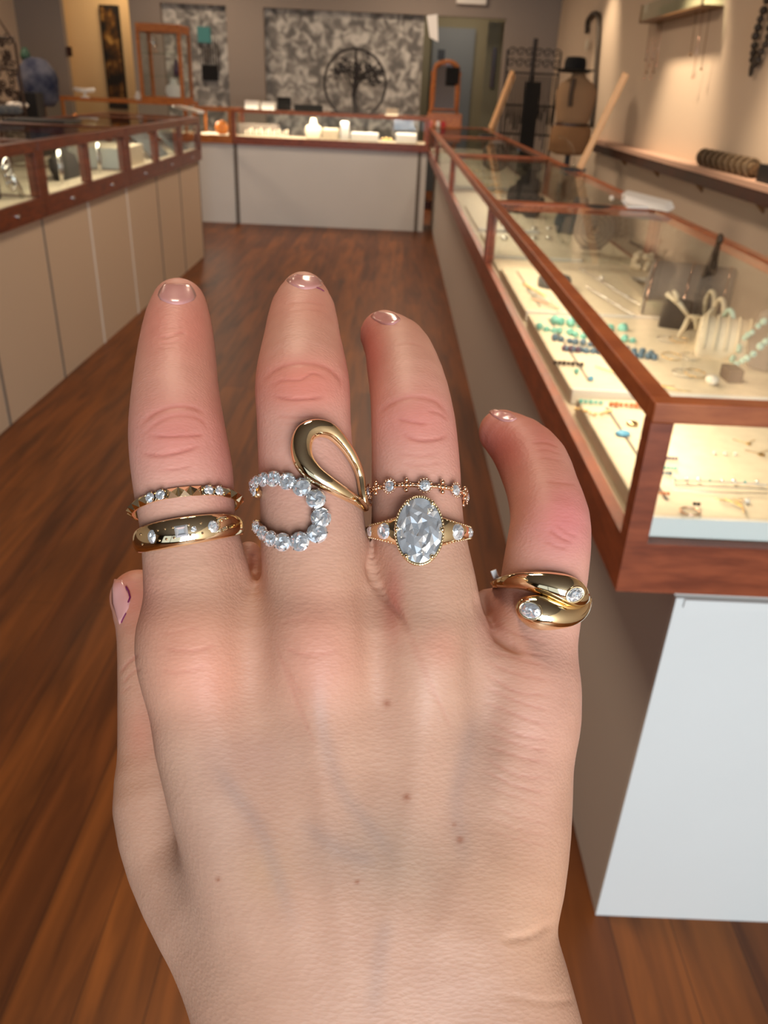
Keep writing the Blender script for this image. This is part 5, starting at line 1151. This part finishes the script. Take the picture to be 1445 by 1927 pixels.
# --- index finger, lower: domed band with flush mixed-cut stones
pts, out, nr = loop('index', (262, 1020), (352, 999), (452, 990), .2)
t = ring_root('ring', 'domed polished gold band with flush mixed cut diamonds, lower one on the index finger', pts[24])
mb = MB(); sc = []
for i in range(len(pts)):
    f_ = max(0, -out[i][2]); sc.append((.72 + .35 * f_, .8 + .3 * f_))
sweep(mb, pts, out, nr, dome(4.5, 1.35), scale=sc); mb.build('band', gold_m, t, smooth=True)
def on_band(pts, qx):
    pr = pts[:, 0] / pts[:, 2] * FPX + CX; k = [i for i in range(len(pts)) if out[i][2] < -.05]; return min(k, key=lambda i: abs(pr[i] - qx))
for qx, rx, ry, kind in ((295, .95, 1.15, 'pear'), (342, .95, .75, 'baguette'), (366, .6, .6, 'round'), (396, 1.05, 1.05, 'pear')):
    i = on_band(pts, qx); c = pts[i] + out[i] * (1.35 * sc[i][1] - .12); g_ = MB()
    if kind == 'baguette':
        tng = unit(np.cross(out[i], nr)); o_ = out[i]
        def bq(a, b_, h_): return to_world(c + tng * a + nr * b_ + o_ * h_)
        vs = [bq(sx * 1.05, sy * .95, .05) for sx, sy in ((-1, -1), (1, -1), (1, 1), (-1, 1))] + [bq(sx * .75, sy * .65, .3) for sx, sy in ((-1, -1), (1, -1), (1, 1), (-1, 1))] + [bq(sx * .45, sy * .35, .12) for sx, sy in ((-1, -1), (1, -1), (1, 1), (-1, 1))]
        fq = [(a + j, a + (j + 1) % 4, a + 4 + (j + 1) % 4, a + 4 + j) for a in (0, 4) for j in range(4)] + [(8, 9, 10, 11)]
        g_.add(vs, fq)
    else: gem(g_, c, out[i], rx, ry=ry, seed=int(qx), n=12, hgt=.4)
    g_.build('diamond', gem_m, t)
# raised bright-cut edge round the stones
mb = MB()
for qx in (280, 306, 318, 330, 355, 378, 412):
    i = on_band(pts, qx)
    for s_ in (-1, 1): bead(mb, pts[i] + out[i] * (1.28 * sc[i][1]) + nr * s_ * .85, .22)
mb.build('grains', gold_m, t)

# --- middle finger: open ring, a diamond horseshoe facing a gold loop, joined by a band behind
s = fs('middle')
t = ring_root('ring', 'open gold ring with diamond horseshoe facing a polished gold loop, on the middle finger', trace(560, 950, .5, s))
horse = [(483, 929), (477, 914), (490, 905), (507, 902), (527, 903), (549, 909), (572, 920), (594, 940), (603, 970), (600, 1000), (570, 1018), (538, 1021), (511, 1014), (494, 1001), (481, 987)]
hp_ = catmull(horse, 6); path = np.array([trace(a, b, 1.05, s) for a, b in hp_]); o_ = np.array([fgrad(s, p) for p in path])
tg = np.gradient(path, axis=0); tg /= np.linalg.norm(tg, axis=1, keepdims=True); nn = np.cross(tg, o_)
mb = MB(); sweep(mb, path - o_ * .75, o_, nn, [(-.45, 0), (-.45, .8), (.45, .8), (.45, 0)], closed=False)
hs = mb.build('horseshoe_setting', gold_m, t)
# stones spaced along the horseshoe, larger in the middle
L_ = np.r_[0, np.cumsum(np.linalg.norm(np.diff(path, axis=0), axis=1))]; pos = 0.0; k_ = 0; pm = MB()
while pos < L_[-1]:
    f_ = pos / L_[-1]; r = .66 + .95 * math.sin(PI * min(1, max(0, (f_ * .95)))) ** .8 * (1 if f_ < .8 else .92)
    if pos + r > L_[-1]: break
    pos += r * .98; i = int(np.argmin(np.abs(L_ - pos))); c = path[i] + o_[i] * .45
    g_ = MB(); gem(g_, c, o_[i], r * 1.06, seed=100 + k_, n=12, hgt=.5, up=tg[i]); g_.build('diamond', gem_m, hs)
    prongs(pm, c, o_[i], r * 1.02, 4, .17, lift=.18, up=tuple(tg[i]), ph=.5); pos += r * .98; k_ += 1
pm.build('prongs', mat('white_gold', (.9, .86, .8), .12, 1.0), hs)
lp = [(688, 952), (682, 925), (677, 893), (664, 862), (645, 834), (622, 812), (597, 806), (576, 815), (567, 838), (571, 866), (590, 891), (618, 911), (648, 929), (672, 943), (686, 955)]
wd = [.75, .8, .9, 1.05, 1.2, 1.5, 1.75, 1.95, 2.0, 1.95, 1.75, 1.45, 1.15, .95, .8]
q_ = catmull([list(a) + [b] for a, b in zip(lp, wd)], 6)
path = np.array([trace(a, b, .15 + w_ * .75, s) for a, b, w_ in q_]); mb = MB()
mb.tube([to_world(p) for p in path], [w_ * .00092 for w_ in q_[:, 2]], 16); mb.build('gold_loop', gold_m, t, smooth=True)
pb, ob, nb = loop('middle', (477, 956), (580, 955), (690, 952), .5)
mb = MB(); arc = [i for i in range(96) if ob[i][2] > .62]
arc = sorted(arc, key=lambda i: (i - 40) % 96)
mb.tube([to_world(pb[i] + ob[i] * .5) for i in arc], .0008, 10); 
e0 = pb[arc[0]] + ob[arc[0]] * .5; e1 = pb[arc[-1]] + ob[arc[-1]] * .5
lft = e0 if e0[0] < e1[0] else e1
h0, h1 = np.array([trace(a, b, 1.0, s) for a, b in (horse[0], horse[-1])])
mb.tube([to_world(h0), to_world(h0 + np.array([.5, .2, 3.2])), to_world(lft)], .0007, 8); mb.tube([to_world(h1), to_world(h1 + np.array([.5, -.2, 3.2])), to_world(lft)], .0007, 8)
rgt = e1 if e0[0] < e1[0] else e0; mb.tube([to_world(path[0]), to_world(path[0] + np.array([-.2, .3, 3.0])), to_world(rgt)], .0008, 8)
mb.build('band', gold_m, t, smooth=True)

# --- ring finger, upper: delicate band of beaded round settings and little crosses
pts, out, nr = loop('ring', (690, 930), (785, 914), (882, 934), .4)
t = ring_root('ring', 'dainty rose gold band of beaded round diamonds and tiny crosses, upper on ring finger', pts[24])
mb = MB(); mb.tube([to_world(p + o_ * .35) for p, o_ in zip(pts, out)], .00038, 8, closed=True)
mb.build('band', rosegold_m, t, smooth=True)
P2, O2, _ = loop('ring', (690, 930), (785, 914), (882, 934), .4, n=18); bd = MB()
# turn the pattern so that a round setting sits at the front centre
sh = np.argmin([abs(p[0] / p[2] * FPX + CX - 803) + (0 if o[2] < 0 else 999) for p, o in zip(P2, O2)])
for j in range(18):
    i = (sh + j) % 18; c, o_ = P2[i] + O2[i] * .45, O2[i]; tn = unit(np.cross(o_, nr))
    if j % 2 == 0:
        g_ = MB(); gem(g_, c + o_ * .15, o_, .98, seed=200 + j, n=10); g_.build('diamond', gem_m, t)
        for a in range(14): bead(bd, c + (tn * math.cos(2 * PI * a / 14) + nr * math.sin(2 * PI * a / 14)) * 1.22 + o_ * .1, .22, 6, 4)
    else:
        for a, b_ in ((0, 0), (.7, 0), (-.7, 0), (0, .85), (0, -.85)): bead(bd, c + tn * a + nr * b_ + o_ * .1, .44 if (a or b_) else .5, 8, 5)
        for a in (-1.3, 1.3): bead(bd, c + tn * a, .26, 6, 4)
bd.build('beaded_settings', rosegold_m, t, smooth=True)
# --- ring finger, lower: large oval diamond with graduated shoulders
pts, out, nr = loop('ring', (691, 1001), (789, 1000), (886, 1003), .3)
t = ring_root('ring', 'gold ring with large oval diamond and smaller diamond shoulders, lower on the ring finger', pts[24])
mb = MB(); sc = []
pr = pts[:, 0] / pts[:, 2] * FPX + CX
for i in range(len(pts)):
    f_ = max(0, -out[i][2]); sc.append((1.0 + 2.7 * max(0, 1 - abs(pr[i] - 789) / 96) * (1 if f_ > 0 else 0), .9 + .8 * f_))
sweep(mb, pts, out, nr, dome(1.9, 1.0), scale=sc); mb.build('band', gold_m, t, smooth=True)
ctr, on = surf('ring', 789, 1002, 1.0); upv = unit(nr - on * (nr @ on)); sv = np.cross(upv, on)
cc = ctr + on * 1.3
# gallery basket under the stone
mb = MB(); rows = []
for (k, hh) in ((.80, -1.6), (.98, -.4), (1.05, .15), (1.02, .35), (.94, .30)):
    rows.append([to_world(cc + sv * (3.95 * k * math.cos(a)) + upv * (5.75 * k * math.sin(a)) + on * hh) for a in np.linspace(0, 2 * PI, 40, endpoint=False)])
vs = [v for r_ in rows for v in r_]; mb.add(vs, [(i * 40 + j, i * 40 + (j + 1) % 40, (i + 1) * 40 + (j + 1) % 40, (i + 1) * 40 + j) for i in range(4) for j in range(40)])
bz_ = mb.build('bezel', gold_m, t, smooth=True)
bd = MB()
for a in np.linspace(0, 2 * PI, 64, endpoint=False): bead(bd, cc + sv * (3.98 * math.cos(a)) + upv * (5.8 * math.sin(a)) + on * .38, .17, 6, 4)
for a in (0, PI / 2 * .62, PI - PI / 2 * .62, PI, PI + PI / 2 * .62, -PI / 2 * .62):
    p = cc + sv * (3.75 * math.cos(a)) + upv * (5.5 * math.sin(a)) + on * .8; bead(bd, p, .42, 8, 5)
# milgrain along the shoulders
for i in range(len(pts)):
    if out[i][2] < -.15 and (700 < pr[i] < 745 or 833 < pr[i] < 880):
        for s_ in (-1, 1): bead(bd, pts[i] + nr * s_ * .82 * sc[i][0] + out[i] * .62 * sc[i][1], .16, 6, 4)
bd.build('claws_and_beading', gold_m, t, smooth=True)
def oval(mb, c, rx, ry):
    """oval brilliant: many small crown facets of slightly different tilt round a low table"""
    from mathutils.geometry import delaunay_2d_cdt
    rnd = random.Random(21); P = [(0.0, 0.0)]
    for rr, k in ((1.0, 32), (.86, 24), (.72, 22), (.58, 16), (.42, 13), (.24, 7)):
        off = rnd.random()
        for i in range(k):
            a = 2 * PI * (i + off + (rnd.uniform(-.25, .25) if rr < 1 else 0)) / k; q = rr + (rnd.uniform(-.05, .05) if rr < 1 else 0); P.append((q * math.cos(a), q * math.sin(a)))
    v2, _, f2, _, _, _ = delaunay_2d_cdt([Vector(p) for p in P], [], [], 0, 1e-6)
    vs = []
    for p in v2:
        rr = p.length; h = .55 - .45 * max(0, rr - .55) / .45 + (rnd.uniform(-.36, .36) if rr < .97 else 0)
        vs.append(to_world(c + sv * (rx * p.x) + upv * (ry * p.y) + on * h))
    mb.add(vs, [tuple(f) for f in f2])
    rim = [i for i, p in enumerate(v2) if p.length > .97]; rim.sort(key=lambda i: math.atan2(v2[i].y, v2[i].x)); n_ = len(rim)
    lo = [to_world(c + sv * (rx * .97 * v2[i].x) + upv * (ry * .97 * v2[i].y) - on * .5) for i in rim]
    mb.add([vs[i] for i in rim] + lo, [(i, (i + 1) % n_, n_ + (i + 1) % n_, n_ + i) for i in range(n_)] + [tuple(range(n_, 2 * n_))])
g_ = MB(); oval(g_, cc + on * .35, 3.75, 5.5); g_.build('diamond', gem_m, bz_)['label'] = 'large oval diamond'
for qx, r in ((706, .9), (729, 1.4), (850, 1.4), (873, .9)):
    i = min([i for i in range(len(pts)) if out[i][2] < -.05], key=lambda i: abs(pr[i] - qx)); g_ = MB()
    gem(g_, pts[i] + out[i] * (1.0 * sc[i][1] - .08), out[i], r, seed=qx, n=10); g_.build('diamond', gem_m, t)

# --- little finger: two interlocking gold drops, each with a pear diamond
s = fs('pinky')
t = ring_root('ring', 'gold ring of two interlocking drops each set with a pear diamond, on the little finger', trace(1020, 1130, 1, s))
def drop(rows, nm):
    q = catmull(rows, 7); P = np.array([trace(a, b, .1, s) for a, b, w_ in q]); O = np.array([fgrad(s, p) for p in P])
    T = np.gradient(P, axis=0); T /= np.linalg.norm(T, axis=1, keepdims=True); NN = np.cross(T, O); mb = MB(); n_ = 20; vs = []
    for i in range(len(P)):
        w_ = q[i, 2] / 10.1
        for k in range(n_):
            a = 2 * PI * k / n_; vs.append(to_world(P[i] + NN[i] * w_ * math.cos(a) + O[i] * (w_ * .95 * math.sin(a) + .25)))
    f = [(i * n_ + k, i * n_ + (k + 1) % n_, (i + 1) * n_ + (k + 1) % n_, (i + 1) * n_ + k) for i in range(len(P) - 1) for k in range(n_)]
    f.append(tuple(range(n_))); f.append(tuple((len(P) - 1) * n_ + k for k in range(n_))); mb.add(vs, f); mb.build(nm, gold_m, t, smooth=True)
    return np.hstack([P + O * .25, q[:, 2:3] / 10.1 * .97])
up_rows = [(932, 1098, 8), (950, 1096, 12), (975, 1094, 15), (1003, 1096, 19), (1032, 1101, 24), (1058, 1109, 28), (1076, 1117, 27), (1088, 1122, 21), (1097, 1126, 11), (1100, 1127, 3)]
lo_rows = [(973, 1144, 3), (976, 1144, 11), (984, 1145, 21), (997, 1148, 28), (1014, 1153, 31), (1036, 1158, 27), (1060, 1160, 21), (1080, 1156, 17), (1094, 1147, 13), (1102, 1134, 9), (1104, 1126, 7)]
DU = drop(up_rows, 'gold_drop'); DL = drop(lo_rows, 'gold_drop')
for (a, b, r, ry, sd, dp) in ((1082, 1119, 1.35, 1.7, 31, DU), (998, 1149, 1.5, 2.0, 32, DL)):
    sd_ = lambda P: seg_sdf(P.astype(np.float32), dp)
    c = trace(a, b, .02, sd_); v_ = unit(fgrad(sd_, c) * .8 + np.array([0, 0, -.35])); c = c + v_ * .05
    ax = unit(np.array([1., .30 if sd == 32 else -.45, 0])); g_ = MB(); gem(g_, c, v_, r * .9, ry=ry * .9, up=ax, seed=sd, n=14, hgt=.45); g_.build('diamond', gem_m, t)
    uu = unit(ax - v_ * (ax @ v_)); vv = np.cross(v_, uu); bz = MB()
    bz.tube([to_world(c + vv * (r * .98 * math.cos(an)) + uu * (ry * .98 * math.sin(an)) - v_ * .05) for an in np.linspace(0, 2 * PI, 28, endpoint=False)], .0002, 6, closed=True); bz.build('bezel', gold_m, t, smooth=True)
pb, ob, nb = loop('pinky', (938, 1100), (1020, 1110), (1102, 1136), .3)
arc = sorted([i for i in range(96) if ob[i][2] > -.15], key=lambda i: (i - 40) % 96)
mb = MB(); mb.tube([to_world(pb[i] + ob[i] * .4) for i in arc], .0008, 10); mb.build('band', gold_m, t, smooth=True)
a_, b_ = trace(936, 1094, .6, s), trace(926, 1075, 1.2, s)
tgm = MB().tube([to_world(mm(937, 1096, a_[2])), to_world(mm(930, 1078, a_[2]))], .0004, 8).tube([to_world(mm(934, 1088, a_[2])), to_world(mm(928, 1073, a_[2]))], .0006, 8)
tgm.build('price_tag_tie', M['white'] if 'M' in globals() else gem_m, t)
